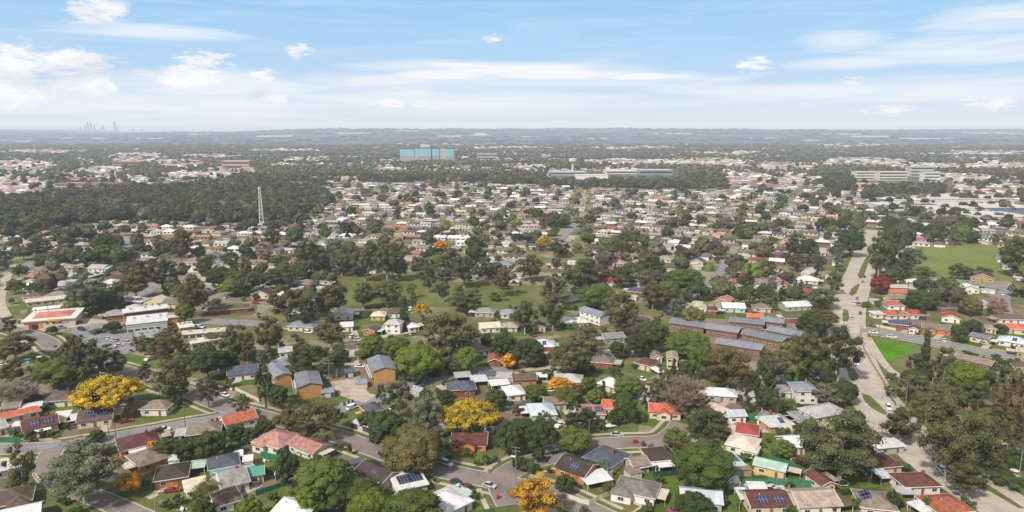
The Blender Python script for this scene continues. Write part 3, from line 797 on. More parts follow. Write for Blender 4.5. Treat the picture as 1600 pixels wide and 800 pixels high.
# ------------------------------------------------------------------ sheds, garages, carports, awnings
def shed(A, B, d, rc, wc, h=2.3, look=None, openf=False, name='garden_shed', cat='shed', roof='f', loc=None, ang=0, L=None):
    if loc is None:
        a, b = np.array(P(*A)[:2]), np.array(P(*B)[:2]); v = b-a; L = float(np.linalg.norm(v)); ang = math.atan2(v[1], v[0])
        n = np.array((-v[1], v[0]))/L; c = (a+b)/2+n*d/2
    else: c = loc
    r = link(name, None, None, (c[0], c[1], 0), ang)
    mr = MB(); roofgeo(mr, L, d, h, 'g' if roof == 'gx' else 'f', R(14), .2); link('roof', mr.mesh('roof', [M['metal']]), r, color=RC[rc])
    mw = MB()
    if openf:
        for x in (-L/2+.1, L/2-.1):
            for y in (-d/2+.1, d/2-.1): mw.box(x-.07, x+.07, y-.07, y+.07, 0, h)
        link('posts', mw.mesh('posts', [M['trim']]), r)
        r.children[-1].name = 'post_frame'
    else:
        wallgeo(mw, L, d, h-.06, 'g' if roof == 'gx' else 'f', R(14), .2); link('wall', mw.mesh('wall', [M['board']]), r, color=WC[wc])
        link('door', DOOR, r, (0, -d/2-.05, .02), 0, (min(2.4, L*.5), 1, 1.95), (.5, .5, .48))
    tag(r, look or (f'open carport with {rc} sheet roof' if openf else f'{wc} garden shed with {rc} roof'), cat, 'sheds and carports behind the houses')
    OCC.append((c[0], c[1], max(L, d)*.5)); return r
SH = [((30,649),(66,643),5,'white','pale blue'), ((83,663),(108,660),6,'white','cream',1), ((168,659),(190,656),6,'cream','white',1), ((137,638),(152,637),4,'white','white'),
 ((264,730),(281,728),5,'white','pale blue'), ((297,743),(320,740),5,'mint','dark',1), ((330,753),(370,745),4,'sea green','white'), ((375,754),(402,748),4,'sea green','white'),
 ((367,724),(380,722),4,'white','white',1), ((380,732),(395,730),4,'white','white'), ((460,713),(482,721),4,'mint','white',1), ((549,669),(577,677),5,'white','dark'),
 ((540,591),(556,589),6,'slate blue','dark'), ((555,609),(574,607),6,'blue-grey','cream'), ((502,623),(523,621),6,'blue-grey','dark'), ((503,592),(527,591),6,'slate blue','tan'),
 ((918,768),(957,760),7,'white','white',1), ((985,752),(1003,748),4,'taupe','cream'), ((1000,742),(1025,737),4,'white','white',1), ((1139,765),(1156,766),4,'white','pale blue'),
 ((1157,791),(1172,791),6,'white','dark',1), ((1132,747),(1174,744),3,'taupe','tan'), ((1224,683),(1242,681),4,'cream','cream'), ((1376,758),(1394,757),5,'pale blue','grey',1),
 ((1404,783),(1429,783),4,'light grey','dark',1), ((1440,812),(1466,806),5,'white','dark',1), ((1560,712),(1576,722),4,'pale blue','white'), ((1228,703),(1254,700),3,'white','white',1),
 ((712,598),(737,596),6,'light grey','dark',1), ((738,605),(763,603),7,'pale blue','dark',1), ((752,596),(776,594),6,'slate blue','grey'), ((768,611),(797,608),6,'white','grey',1),
 ((775,598),(800,598),6,'light grey','grey'), ((790,622),(812,620),6,'white','dark',1), ((640,617),(655,621),4,'light grey','grey'), ((607,752),(618,750),4,'white','white'),
 ((870,594),(880,593),4,'white','white'), ((838,597),(855,597),5,'white','white',1), ((945,559),(960,558),4,'white','white'), ((1015,582),(1028,590),3,'white','white',1),
 ((1127,626),(1140,628),4,'light grey','grey'), ((430,753),(441,752),2,'white','white',1), ((548,737),(570,730),3,'slate blue','grey',1), ((1300,806),(1333,800),6,'brown','white',1),
 ((1172,778),(1200,779),5,'white','white',1), ((1372,805),(1392,806),4,'lavender','grey',1), ((20,676),(35,674),4,'white','white',1), ((1185,600),(1200,601),4,'light grey','grey')]
for s in SH:
    shed(s[0], s[1], s[2], s[3], s[4], openf=len(s) > 5, name='carport' if len(s) > 5 else 'garden_shed', cat='carport' if len(s) > 5 else 'shed', roof='gx' if s[3] in ('slate blue', 'blue-grey') else 'f')

# ------------------------------------------------------------------ trees
KIND = {  # shape, leaf colour, trunk colour, phrase
 'gum': ('gum', (.118, .122, .05), (.44, .39, .33), 'dark olive gum tree'),
 'dgum': ('gum', (.088, .095, .042), (.34, .3, .25), 'almost black gum tree'),
 'ggum': ('gum', (.135, .145, .088), (.42, .37, .32), 'grey-green gum tree'),
 'bgum': ('gum', (.125, .105, .045), (.30, .24, .19), 'brownish olive gum tree'),
 'ogum': ('round', (.165, .15, .055), (.2, .16, .12), 'spreading olive-brown tree'),
 'bushy': ('round', (.058, .082, .025), (.12, .10, .08), 'dense dark green tree'),
 'green': ('round', (.098, .132, .03), (.14, .11, .09), 'leafy mid green tree'),
 'bright': ('round', (.13, .17, .025), (.14, .11, .09), 'bright yellow-green tree'),
 'gold': ('umb', (.66, .42, .035), (.10, .08, .07), 'golden yellow tree'),
 'orange': ('round', (.86, .38, .03), (.16, .12, .09), 'glowing orange tree'),
 'gmix': ('gum', (.68, .34, .04), (.16, .12, .1), 'patchy orange and gold tree'),
 'bare': ('bare', (.26, .21, .17), (.26, .22, .19), 'bare grey twiggy tree'),
 'pinkb': ('bare', (.42, .28, .24), (.36, .27, .23), 'bare pinkish twiggy tree'),
 'red': ('round', (.20, .045, .04), (.14, .09, .08), 'dark red autumn tree'),
 'cyp': ('cone', (.045, .06, .028), (.12, .1, .08), 'slim dark cypress'),
 'con': ('con', (.06, .075, .035), (.12, .1, .08), 'dark tapering conifer'),
 'palm': ('palm', (.13, .14, .045), (.25, .2, .15), 'feathery palm'),
 'shrub': ('shrub', (.075, .11, .03), (.12, .1, .08), 'rounded green shrub'),
 'rshrub': ('shrub', (.14, .06, .05), (.12, .1, .08), 'small dark red shrub'),
}
def leaves(cent, rad, leaf, cover, rg, squash=.8, out=.7, droop=0, fill=.35, core=0):
    """quads scattered through the shells of the clumps"""
    Vs, T = [], []
    for c, r in zip(cent, rad):
        n = max(8, int(cover*4*math.pi*r*r*.8/(leaf*leaf)))
        d = rg.normal(size=(n, 3)); d /= np.linalg.norm(d, axis=1)[:, None]
        rr = r*(1-fill*rg.random(n)**1.6)*(1+.22*rg.normal(size=n))
        p = np.array(c)+d*rr[:, None]*np.array((1, 1, squash))
        nn = d*(out+.1)+rg.normal(size=(n, 3))*.36; nn[:, 2] += .22; nn /= np.linalg.norm(nn, axis=1)[:, None]
        u = np.cross(nn, rg.normal(size=(n, 3))); u /= (np.linalg.norm(u, axis=1)[:, None]+1e-9); w = np.cross(nn, u)
        s = leaf*(.55+.6*rg.random(n))[:, None]; u = u*s*.62; w = w*s*.42
        w[:, 2] -= droop*s[:, 0]
        Vs.append(np.stack([p-u, p-w*1.0, p+u*1.1, p+w], 1).reshape(-1, 3))
        hue = rg.uniform(.66, 1.34); warm = rg.uniform(.9, 1.12)
        t = hue*(rg.uniform(.76, 1.24, n))[:, None]*np.array((warm, 1, 1/warm))
        T.append(np.repeat(np.concatenate([t, np.ones((n, 1))], 1), 4, axis=0))
    import bmesh
    bm = bmesh.new(); bmesh.ops.create_icosphere(bm, subdivisions=2, radius=1); P_ = np.array([v.co[:] for v in bm.verts]); Fc = np.array([[v.index for v in f.verts] for f in bm.faces]); bm.free()
    for c, r in zip(cent, rad):
        if core <= 0: break
        Q = P_*(1+.13*rg.normal(size=(len(P_), 1)))*r*core*np.array((1, 1, squash))+np.array(c)
        Vs.append(Q[np.c_[Fc, Fc[:, 2]]].reshape(-1, 3)); t = rg.uniform(.72, 1.02)*rg.uniform(.85, 1.15, (len(Fc), 1))*np.ones((1, 4)); t[:, 3] = 1  # darker solid cores added inside the clumps so light does not speckle through
        T.append(np.repeat(t, 4, axis=0))
    return np.concatenate(Vs), np.concatenate(T)
def qmesh(name, V, T, mat, k=4):
    me = bpy.data.meshes.new(name); n = len(V)
    me.vertices.add(n); me.vertices.foreach_set('co', V.astype(np.float32).ravel())
    me.loops.add(n); me.loops.foreach_set('vertex_index', np.arange(n, dtype=np.int32))
    me.polygons.add(n//k); me.polygons.foreach_set('loop_start', np.arange(0, n, k, dtype=np.int32))
    me.update(calc_edges=True)
    a = me.color_attributes.new('tint', 'FLOAT_COLOR', 'POINT'); a.data.foreach_set('color', T.astype(np.float32).ravel())
    me.materials.append(mat); return me
def clumps(shape, W, Hh, rg):
    cs, rs = [], []
    if shape == 'gum':
        n = int(13+W*1.15); base = .30
        for i in range(n*30):
            if len(cs) >= n: break
            z = rg.uniform(base, .96); prof = math.sin(min(1, (z-base+.06)/(1.06-base))*math.pi)**.55
            r = W/2*prof*math.sqrt(rg.random())*.92; a = rg.uniform(0, 2*math.pi)
            cr = W*rg.uniform(.095, .17)
            p = np.array((r*math.cos(a)*.92, r*math.sin(a)*.92, z*Hh-cr*.3))
            if all(np.linalg.norm(p-q) > (cr+s)*.62 for q, s in zip(cs, rs)): cs.append(p); rs.append(cr)
    elif shape in ('round', 'shrub'):
        n = int(14+W*1.2) if shape == 'round' else 7; base = .14 if shape == 'round' else .2
        for i in range(n*30):
            if len(cs) >= n: break
            a = rg.uniform(0, 2*math.pi); el = math.asin(rg.uniform(-.55, 1)); k = rg.uniform(.55, .84)
            cr = W*rg.uniform(.13, .20)
            p = np.array((k*W/2*math.cos(el)*math.cos(a), k*W/2*math.cos(el)*math.sin(a), Hh*(.54+base*.2)+math.sin(el)*k*Hh*.42-cr*.1))
            if all(np.linalg.norm(p-q) > (cr+s)*.5 for q, s in zip(cs, rs)): cs.append(p); rs.append(cr)
        cs.append(np.array((0, 0, Hh*.55))); rs.append(W*.26)
    elif shape == 'umb':
        n = int(22+W)
        for i in range(n*30):
            if len(cs) >= n: break
            a = rg.uniform(0, 2*math.pi); q_ = math.sqrt(rg.random())*.9
            z = Hh*(.86-.42*q_**2.2)+rg.uniform(-.06, .04)*Hh; cr = W*rg.uniform(.075, .12)
            p = np.array((q_*W/2*math.cos(a), q_*W/2*math.sin(a), z))
            if all(np.linalg.norm(p-q) > (cr+s)*.6 for q, s in zip(cs, rs)): cs.append(p); rs.append(cr)
    elif shape in ('cone', 'con'):
        m = 10 if shape == 'cone' else 9
        for i in range(m):
            t = i/(m-1); r0 = W/2*((1-t)**.8 if shape == 'con' else math.sin(math.pi*min(1, .18+.82*t))**.6 if t < .5 else (1-t)**.5*1.2)
            for k in range(4 if shape == 'con' and t < .7 else 2):
                a = rg.uniform(0, 6.28); cr = max(W*.16, r0*.55)
                cs.append(np.array((math.cos(a)*r0*.45, math.sin(a)*r0*.45, Hh*(.08+.86*t)))); rs.append(cr)
    return cs, rs
TM = {}
def limbs(shape, W, Hh, cs, rg, thick=1.0):
    mb = MB(); r0 = max(.12, Hh*.022)*thick
    fork = Hh*(.32 if shape in ('gum', 'bare') else .26 if shape == 'umb' else .25)
    lean = rg.normal(size=2)*Hh*.03
    top = np.array((lean[0], lean[1], fork))
    if shape in ('cone', 'con', 'palm'):
        mb.tube([(0, 0, -.2), (0, 0, Hh*.5), (0, 0, Hh*.9)], [r0, r0*.7, r0*.2], 6)
        return mb
    mb.tube([(0, 0, -.3), (lean[0]*.3, lean[1]*.3, fork*.5), tuple(top), (top[0]*1.1, top[1]*1.1, Hh*.72)], [r0*1.25, r0, r0*.85, r0*.2], 7)
    for c in cs[:16]:
        c = np.array(c); mid = top*.5+c*.5+np.array((0, 0, -.05*Hh))+rg.normal(size=3)*.03*W
        s = top*rg.uniform(.75, 1.0)
        mb.tube([tuple(s), tuple(mid), tuple(c)], [r0*.5, r0*.3, r0*.09], 5, 0, False)
    return mb
def treemesh(shape, bucket, var):
    key = (shape, bucket, var)
    if key in TM: return TM[key]
    W = (3, 6, 10, 15, 22)[bucket]
    asp = {'gum': 1.15, 'round': .95, 'umb': .62, 'cone': 3.2, 'con': 1.6, 'shrub': .8, 'bare': .9, 'palm': 1.2}[shape]
    if shape in ('cone',): W *= .5
    Hh = W*asp; rg = np.random.default_rng(hash(key[0]) % 1 + bucket*17+var*101+len(shape)*7+ord(shape[0]))
    leaf = (.22, .29, .37, .45, .54)[bucket]
    if shape == 'palm':
        mb = limbs(shape, W, Hh*.75, [], rg, 1.1); V, T = [], []
        for k in range(26):
            a = rg.uniform(0, 6.28); L = W*.5*rg.uniform(.8, 1.05); up = rg.uniform(-.2, 1.0)
            dirv = np.array((math.cos(a), math.sin(a), 0)); side = np.array((-math.sin(a), math.cos(a), 0)); hue = rg.uniform(.7, 1.3)
            ns = 9
            for i in range(ns):
                t0 = i/ns; q0 = dirv*L*t0+np.array((0, 0, Hh*.72+L*(up*t0-1.0*t0*t0)))
                for sg in (-1, 1):
                    for kk in range(2):
                        b0 = q0+dirv*L*kk*.05; tip = b0+side*sg*L*.26*math.sin(math.pi*(.15+.8*t0))+dirv*L*.08+np.array((0, 0, -L*.1))
                        V += [b0, b0+dirv*L*.035, tip, tip-dirv*L*.02]; T += [(hue, hue, hue, 1)]*4
        r = (mb.mesh('palm_trunk', [M['bark']]), qmesh('palm_crown', np.array(V), np.array(T), M['leaf']), W, Hh)
    elif shape == 'bare':
        cs, rs = clumps('gum', W, Hh, rg); mb = limbs('bare', W, Hh, cs, rg, 1.0); V, T = [], []
        for c, rr in zip(cs, rs):
            for k in range(int(60+W*4)):
                d = rg.normal(size=3); d /= np.linalg.norm(d); d[2] = abs(d[2])*.9+.15; p0 = c+d*rr*rg.uniform(0, .5)-np.array((0, 0, rr*.3)); p1 = p0+d*rr*rg.uniform(.5, 1.3)+rg.normal(size=3)*rr*.2
                s = np.cross(p1-p0, rg.normal(size=3)); s /= np.linalg.norm(s)+1e-9; s *= .035+.0035*W; h = rg.uniform(.7, 1.3)
                V += [p0-s, p0+s, p1+s*.4, p1-s*.4]; T += [(h, h, h, 1)]*4
        r = (mb.mesh('bare_trunk', [M['bark']]), qmesh('twigs', np.array(V), np.array(T), M['leaf']), W, Hh)
    else:
        cs, rs = clumps(shape, W, Hh, rg)
        fl = {'gum': .5, 'umb': .5}.get(shape, .35)
        cov = {'gum': .85, 'umb': 1.15, 'round': 1.0, 'shrub': 1.3, 'cone': 1.2, 'con': 1.0}[shape]
        V, T = leaves(cs, rs, leaf, cov, rg, .62 if shape == 'umb' else .8, .8, .12 if shape == 'gum' else 0, fl, {'gum': .62, 'umb': .7}.get(shape, .8))
        mb = limbs(shape, W, Hh, sorted(cs, key=lambda c: c[2]), rg)
        r = (mb.mesh('trunk', [M['bark']]), qmesh('crown', V, T, M['leaf']), W, Hh)
    TM[key] = r; return r
NAMES = {'cyp': 'cypress', 'con': 'conifer', 'palm': 'palm_tree', 'shrub': 'shrub', 'rshrub': 'shrub', 'gum': 'gum_tree', 'dgum': 'gum_tree', 'ggum': 'gum_tree', 'bgum': 'gum_tree', 'bare': 'bare_tree', 'pinkb': 'bare_tree'}
TREES = []
def tree_at(x, y, w, h, kind, look=None, px=None, rz=None):
    shape, lc, tc, phr = KIND[kind]
    bks = (3, 6, 10, 15, 22); ww = w*2 if shape == 'cone' else w
    b = min(range(5), key=lambda i: abs(math.log(ww/bks[i])))
    tm, cm, W, Hh = treemesh(shape, b, rnd.randrange(4 if b < 4 else 3))
    nm = NAMES.get(kind, 'tree'); cat = {'shrub': 'shrub', 'palm_tree': 'palm'}.get(nm, 'tree')
    r = link(nm, None, None, (x, y, 0), rz if rz is not None else rnd.uniform(0, 6.28)); s = (w/W, w/W, h/Hh); r.empty_display_size = 1
    k = rnd.uniform(.85, 1.18); kk = rnd.uniform(.93, 1.07)
    if shape != 'shrub': link('trunk', tm, r, scale=s, color=tc)
    cr_ = link('crown', cm, r, scale=s, color=(lc[0]*k*kk, lc[1]*k, lc[2]*k/kk))
    if kind in ('gold', 'gmix', 'orange'):
        cr_.material_slots[0].link = 'OBJECT'; cr_.material_slots[0].material = M['goldleaf']
    sz = '' if shape == 'palm' else ('tall ' if h > 17 else 'small ' if h < 7 and cat == 'tree' else '')
    if w > 19: sz += 'wide '
    if phr.startswith('small'): sz = ''
    tag(r, look or sz+phr, cat, 'trees and shrubs across the suburb', px=px or PX(x, y, h*.5)); OCC.append((x, y, min(3.0, w*.25))); return r
def T(x0, x1, yt, yb, kind, look=None):
    # crown box in the photo -> a tree standing on the ground
    cx = (x0+x1)/2; p = P(cx, yb); dist = math.hypot(p[0], p[1], CH); s = mpp(yb)
    w = (x1-x0)/s
    # height so that the top lands on row yt
    v = (yt-400)/F; D = p[1]; t0 = lambda z: PX(p[0], p[1], z)[1]
    h = 2.0
    while t0(h) > yt and h < 40: h += .25
    h = max(1.0, h-w*.06)
    tree_at(p[0], p[1]+w*.05, w*1.04, h, kind, look)
TL = [(12,60,686,772,'gum'),(73,188,688,790,'ggum','wide grey-green gum with a thick pale forked trunk'),(187,222,738,772,'orange'),(40,58,672,690,'bushy'),(135,163,673,692,'bushy'),(88,108,775,790,'shrub'),(8,28,752,763,'shrub'),(105,128,790,806,'shrub'),
 (298,346,740,806,'palm'),(300,338,783,815,'bushy'),(240,280,685,717,'bushy'),(272,312,683,724,'bushy'),(305,350,670,724,'bushy'),(229,247,688,707,'orange'),(333,352,672,696,'bare'),(355,383,663,693,'bushy'),(378,405,668,693,'bushy'),(284,305,715,729,'shrub'),(270,287,672,682,'shrub'),(250,270,782,798,'shrub'),(370,412,777,820,'bright'),(398,413,715,738,'dgum'),
 (430,468,706,762,'bushy'),(464,546,716,782,'green'),(462,505,755,803,'bright'),(540,600,750,792,'bushy'),(547,607,765,825,'bright'),(500,548,765,803,'shrub'),(542,553,692,712,'shrub'),(524,536,694,706,'shrub'),(427,478,630,680,'bgum'),(455,532,628,690,'gum'),(488,526,665,706,'palm'),(575,628,640,710,'bushy'),(590,603,702,718,'rshrub'),(398,428,655,682,'bushy'),
 (600,690,668,742,'ogum'),(668,712,668,722,'gum'),(690,777,620,682,'gold','spreading golden yellow tree behind the maroon brick house'),(775,817,655,712,'bushy'),(600,692,768,835,'green'),(740,752,718,730,'shrub'),(752,766,715,727,'shrub'),(764,778,712,724,'shrub'),(676,683,746,757,'shrub'),(696,707,712,721,'shrub'),(640,668,660,700,'gum'),
 (795,882,740,815,'gmix','patchy orange and gold tree beside the bottom street'),(820,872,655,710,'bushy'),(798,842,650,702,'bushy'),(868,925,670,708,'green'),(832,851,700,724,'bushy'),(880,926,645,685,'dgum'),(868,902,742,772,'bushy'),(932,952,718,740,'green'),(800,823,712,737,'bushy'),(900,920,792,806,'shrub'),(815,845,718,738,'shrub'),
 (1053,1142,690,768,'green','large round mid green tree above the pale blue roof'),(1070,1140,636,690,'dgum'),(1037,1077,670,702,'green'),(1001,1010,688,698,'rshrub'),(1055,1112,772,808,'bushy'),(1153,1173,708,722,'shrub'),(1125,1138,772,792,'bushy'),(1173,1184,712,722,'rshrub'),
 (1250,1378,640,755,'gum','very wide olive-brown gum above the long hedge'),(1378,1412,770,792,'shrub'),(1204,1242,688,714,'green'),(1240,1272,662,682,'bushy'),(1203,1225,705,715,'shrub'),
 (1430,1528,605,760,'gum','tallest dark gum with pale leaning limbs beside the main road'),(1478,1542,715,780,'dgum'),(1375,1440,636,694,'dgum','slender leaning dark gum overhanging the main road'),(1500,1562,640,742,'gum'),(1552,1612,570,705,'bgum'),(1570,1604,700,735,'bushy'),(1520,1572,690,745,'gum'),(1505,1532,655,684,'bushy'),(1530,1556,648,682,'gum'),(1545,1600,735,760,'shrub'),
 (1428,1456,515,592,'con'),(1416,1450,550,590,'dgum'),(1455,1492,540,603,'dgum'),(1486,1511,505,537,'bushy'),(1510,1531,498,518,'bushy'),(1552,1573,505,521,'bushy'),(1503,1527,547,558,'shrub'),(1480,1540,565,618,'bright'),(1535,1578,568,634,'dgum'),(1545,1600,600,662,'bgum'),(1400,1452,582,630,'gum'),(1428,1500,612,662,'gum'),(1575,1608,583,625,'bgum'),(1572,1592,560,575,'green'),(1460,1482,590,620,'bgum'),(1380,1405,600,622,'gum'),
 (1278,1343,506,600,'dgum','open black-green gum overhanging the main road bend'),(1228,1292,514,603,'gum'),(1298,1338,592,634,'bushy'),(1268,1322,600,634,'ggum'),(1198,1232,612,652,'palm'),(1225,1246,616,650,'palm'),(1192,1236,548,608,'ggum'),(1245,1288,488,527,'bushy'),(1232,1252,575,600,'bright'),
 (1033,1103,588,652,'bare','large bare grey tree right of the coral roofed house'),(1098,1177,540,612,'bgum'),(1035,1105,516,557,'green'),(1073,1121,538,593,'green'),(1018,1052,573,642,'dgum'),(998,1022,516,552,'gum'),(1073,1088,560,593,'palm'),(1170,1212,556,645,'dgum'),(1000,1042,498,552,'bushy'),(1065,1112,633,658,'ogum'),(1180,1230,545,606,'gum'),(1150,1175,590,650,'dgum'),(1045,1060,560,590,'con'),(1085,1130,640,660,'ogum'),
 (802,850,528,573,'bushy'),(783,806,552,577,'orange'),(858,922,532,593,'gum'),(883,947,506,562,'ggum'),(880,916,565,583,'bushy'),(953,976,530,561,'bushy'),(978,1012,518,561,'bushy'),(955,976,568,607,'dgum'),(935,950,595,627,'con'),(960,1006,588,622,'green'),(958,997,612,662,'bushy'),(995,1017,603,642,'dgum'),(820,856,600,627,'green'),(848,897,590,612,'gmix'),(860,906,605,632,'green'),(905,932,588,617,'green'),(915,945,608,630,'green'),(883,917,628,684,'dgum'),(840,862,575,590,'shrub'),(1005,1018,530,545,'green'),
 (656,752,483,565,'gum','huge rounded olive gum in front of the pink bare tree'),(620,692,535,593,'bright'),(598,642,525,563,'green'),(718,752,508,558,'pinkb'),(710,750,541,583,'bright'),(668,690,551,588,'con'),(622,644,568,597,'bushy'),(697,732,560,584,'bushy'),(600,647,588,655,'dgum'),(640,692,613,692,'ggum'),(684,712,608,638,'bushy'),(757,792,606,642,'bushy'),(750,772,520,548,'bushy'),(768,805,518,562,'bushy'),(703,715,590,603,'shrub'),(650,665,530,565,'dgum'),
 (398,434,568,638,'dgum'),(448,522,536,590,'dgum'),(493,542,500,548,'gum'),(518,547,543,567,'bushy'),(398,447,490,555,'bgum'),(400,428,543,580,'ggum'),(563,602,522,553,'bright'),(462,476,525,537,'shrub'),(588,606,598,645,'dgum'),(555,580,545,560,'green'),(585,610,535,560,'bushy'),
 (238,303,552,630,'gum','dark gum with two pale trunks beside the long street'),(233,292,522,575,'bgum'),(243,287,508,548,'bgum'),(298,352,538,594,'bushy'),(307,344,588,638,'dgum'),(340,398,505,565,'gum'),(372,402,518,570,'bgum'),(364,391,622,652,'dgum'),(212,229,538,556,'shrub'),(260,286,613,637,'bushy'),(318,346,518,537,'ogum'),(283,300,560,600,'dgum'),(213,240,565,600,'dgum'),
 (-5,52,518,564,'gum'),(78,108,538,574,'gum'),(98,142,518,600,'dgum'),(118,168,528,603,'dgum'),(153,202,543,594,'dgum'),(58,122,560,608,'green'),(118,218,583,648,'gold','wide golden yellow tree with a flat crown beside the left street'),(36,61,570,589,'palm'),(72,89,509,524,'bushy'),(163,189,501,521,'bushy'),(-4,62,597,635,'bare'),(40,60,613,633,'bushy'),(8,20,574,590,'shrub'),(-3,10,580,598,'shrub'),(28,38,578,592,'shrub'),(62,78,628,640,'shrub'),(105,125,525,560,'red'),(0,30,493,525,'dgum'),(140,160,512,522,'shrub'),(60,75,556,570,'shrub'),
 (152,184,366,400,'bushy'),(263,302,358,412,'bgum'),(103,167,422,490,'ggum','pale trunked grey-green gum behind the coral roofed shop'),(188,237,415,468,'bgum'),(233,277,402,458,'dgum'),(323,362,415,452,'bushy'),(280,327,428,497,'bgum'),(343,392,433,462,'bright'),(38,82,372,402,'dgum'),(94,124,388,412,'green'),(146,174,381,410,'green'),(166,219,391,427,'con'),(274,302,472,507,'green'),(264,276,480,493,'gold'),(-5,24,383,428,'ggum'),(300,335,398,432,'gum'),(343,375,390,420,'dgum'),(375,400,400,440,'bgum'),(170,195,470,485,'bushy'),(130,160,470,490,'bushy'),(98,125,470,488,'ogum'),(300,325,455,480,'gum'),
 (398,427,376,412,'pinkb'),(408,441,355,388,'bgum'),(458,512,372,433,'gum'),(478,547,424,505,'dgum'),(403,462,417,454,'gum'),(418,477,440,505,'bgum'),(463,497,458,515,'dgum'),(548,592,383,440,'gum'),(583,627,377,442,'gum'),(578,632,434,480,'gum'),(653,682,410,458,'gum'),(678,716,395,432,'gum'),(703,747,396,450,'dgum'),(768,807,417,463,'bgum'),(680,705,433,473,'dgum'),(618,645,462,515,'con'),(640,652,455,490,'dgum'),(646,675,471,503,'gold'),(698,757,452,488,'gum'),(678,700,375,395,'orange'),(634,652,441,467,'gum'),(708,728,445,470,'bgum'),(738,750,448,463,'shrub'),(520,548,395,432,'gum'),(612,640,395,438,'gum'),(740,775,400,440,'gum'),(560,575,460,480,'gum'),(760,790,455,470,'shrub'),(806,850,395,440,'gum'),(500,520,400,430,'gum'),(640,662,400,432,'gum'),
 (837,861,366,392,'gold'),(855,892,372,403,'dgum'),(878,942,402,458,'dgum'),(843,882,428,478,'ggum'),(993,1042,397,443,'dgum'),(905,962,440,483,'green'),(938,1002,452,524,'gum'),(998,1042,440,484,'bgum'),(1040,1097,417,453,'green'),(1028,1062,438,473,'green'),(1163,1177,411,450,'cyp'),(1176,1187,411,439,'cyp'),(1040,1075,462,500,'ggum'),(798,842,467,523,'gum'),(840,887,457,518,'dgum'),(978,1022,492,528,'bare'),(1185,1215,405,430,'gum'),(1065,1100,478,512,'ogum'),(860,880,395,425,'bgum'),(960,990,490,520,'gum'),
 (1215,1227,437,478,'cyp'),(1244,1254,435,478,'cyp'),(1270,1280,406,438,'cyp'),(1353,1392,350,440,'gum'),(1380,1420,348,436,'dgum'),(1413,1444,383,423,'ggum'),(1482,1512,408,440,'dgum'),(1523,1556,416,434,'gum'),(1563,1610,367,434,'gum'),(1428,1461,415,440,'gum'),(1360,1389,430,460,'red'),(1538,1575,463,497,'pinkb'),(1500,1532,463,493,'ogum'),(1258,1312,448,484,'gum'),(1255,1310,480,520,'bgum'),(1290,1318,422,460,'gum'),(1225,1262,362,408,'dgum'),(1308,1348,357,402,'bushy'),(1418,1462,452,484,'bushy'),(1430,1451,478,498,'con'),(1228,1258,395,425,'bgum'),(1395,1425,400,438,'dgum'),(1500,1520,415,437,'gum'),(1340,1362,470,480,'shrub'),(1505,1530,500,520,'bushy'),(1200,1216,430,470,'bare'),(1300,1320,395,425,'gum')]
TL += [(1385,1405,765,800,'bushy'),(1440,1462,772,800,'shrub'),(1498,1512,770,790,'shrub'),(1330,1346,778,800,'shrub'),(1225,1245,790,815,'shrub'),(1455,1500,600,640,'gum'),(1495,1545,596,640,'dgum'),(1560,1608,650,705,'dgum'),(1525,1560,655,700,'dgum'),(1575,1612,610,660,'gum'),
 (1410,1440,575,605,'bushy'),(1445,1470,560,600,'dgum'),(1215,1250,530,570,'ogum'),(1245,1280,545,600,'bushy'),(1180,1215,600,645,'bushy'),(1130,1165,560,610,'gum'),(1060,1085,560,600,'bushy'),(1010,1035,600,640,'gum'),(340,372,545,585,'bushy'),
 (270,300,590,625,'gum'),(205,235,520,550,'gum'),(130,160,600,640,'bushy'),(95,125,565,605,'dgum'),(0,40,560,600,'gum'),(418,450,600,640,'bushy'),(560,590,640,672,'bushy'),(640,668,575,605,'bushy'),(905,935,640,672,'bushy'),(1090,1120,655,690,'gum'),(835,865,640,668,'gum'),(950,975,640,665,'bushy'),(1330,1350,640,665,'bushy')]
for t in TL: T(*t)

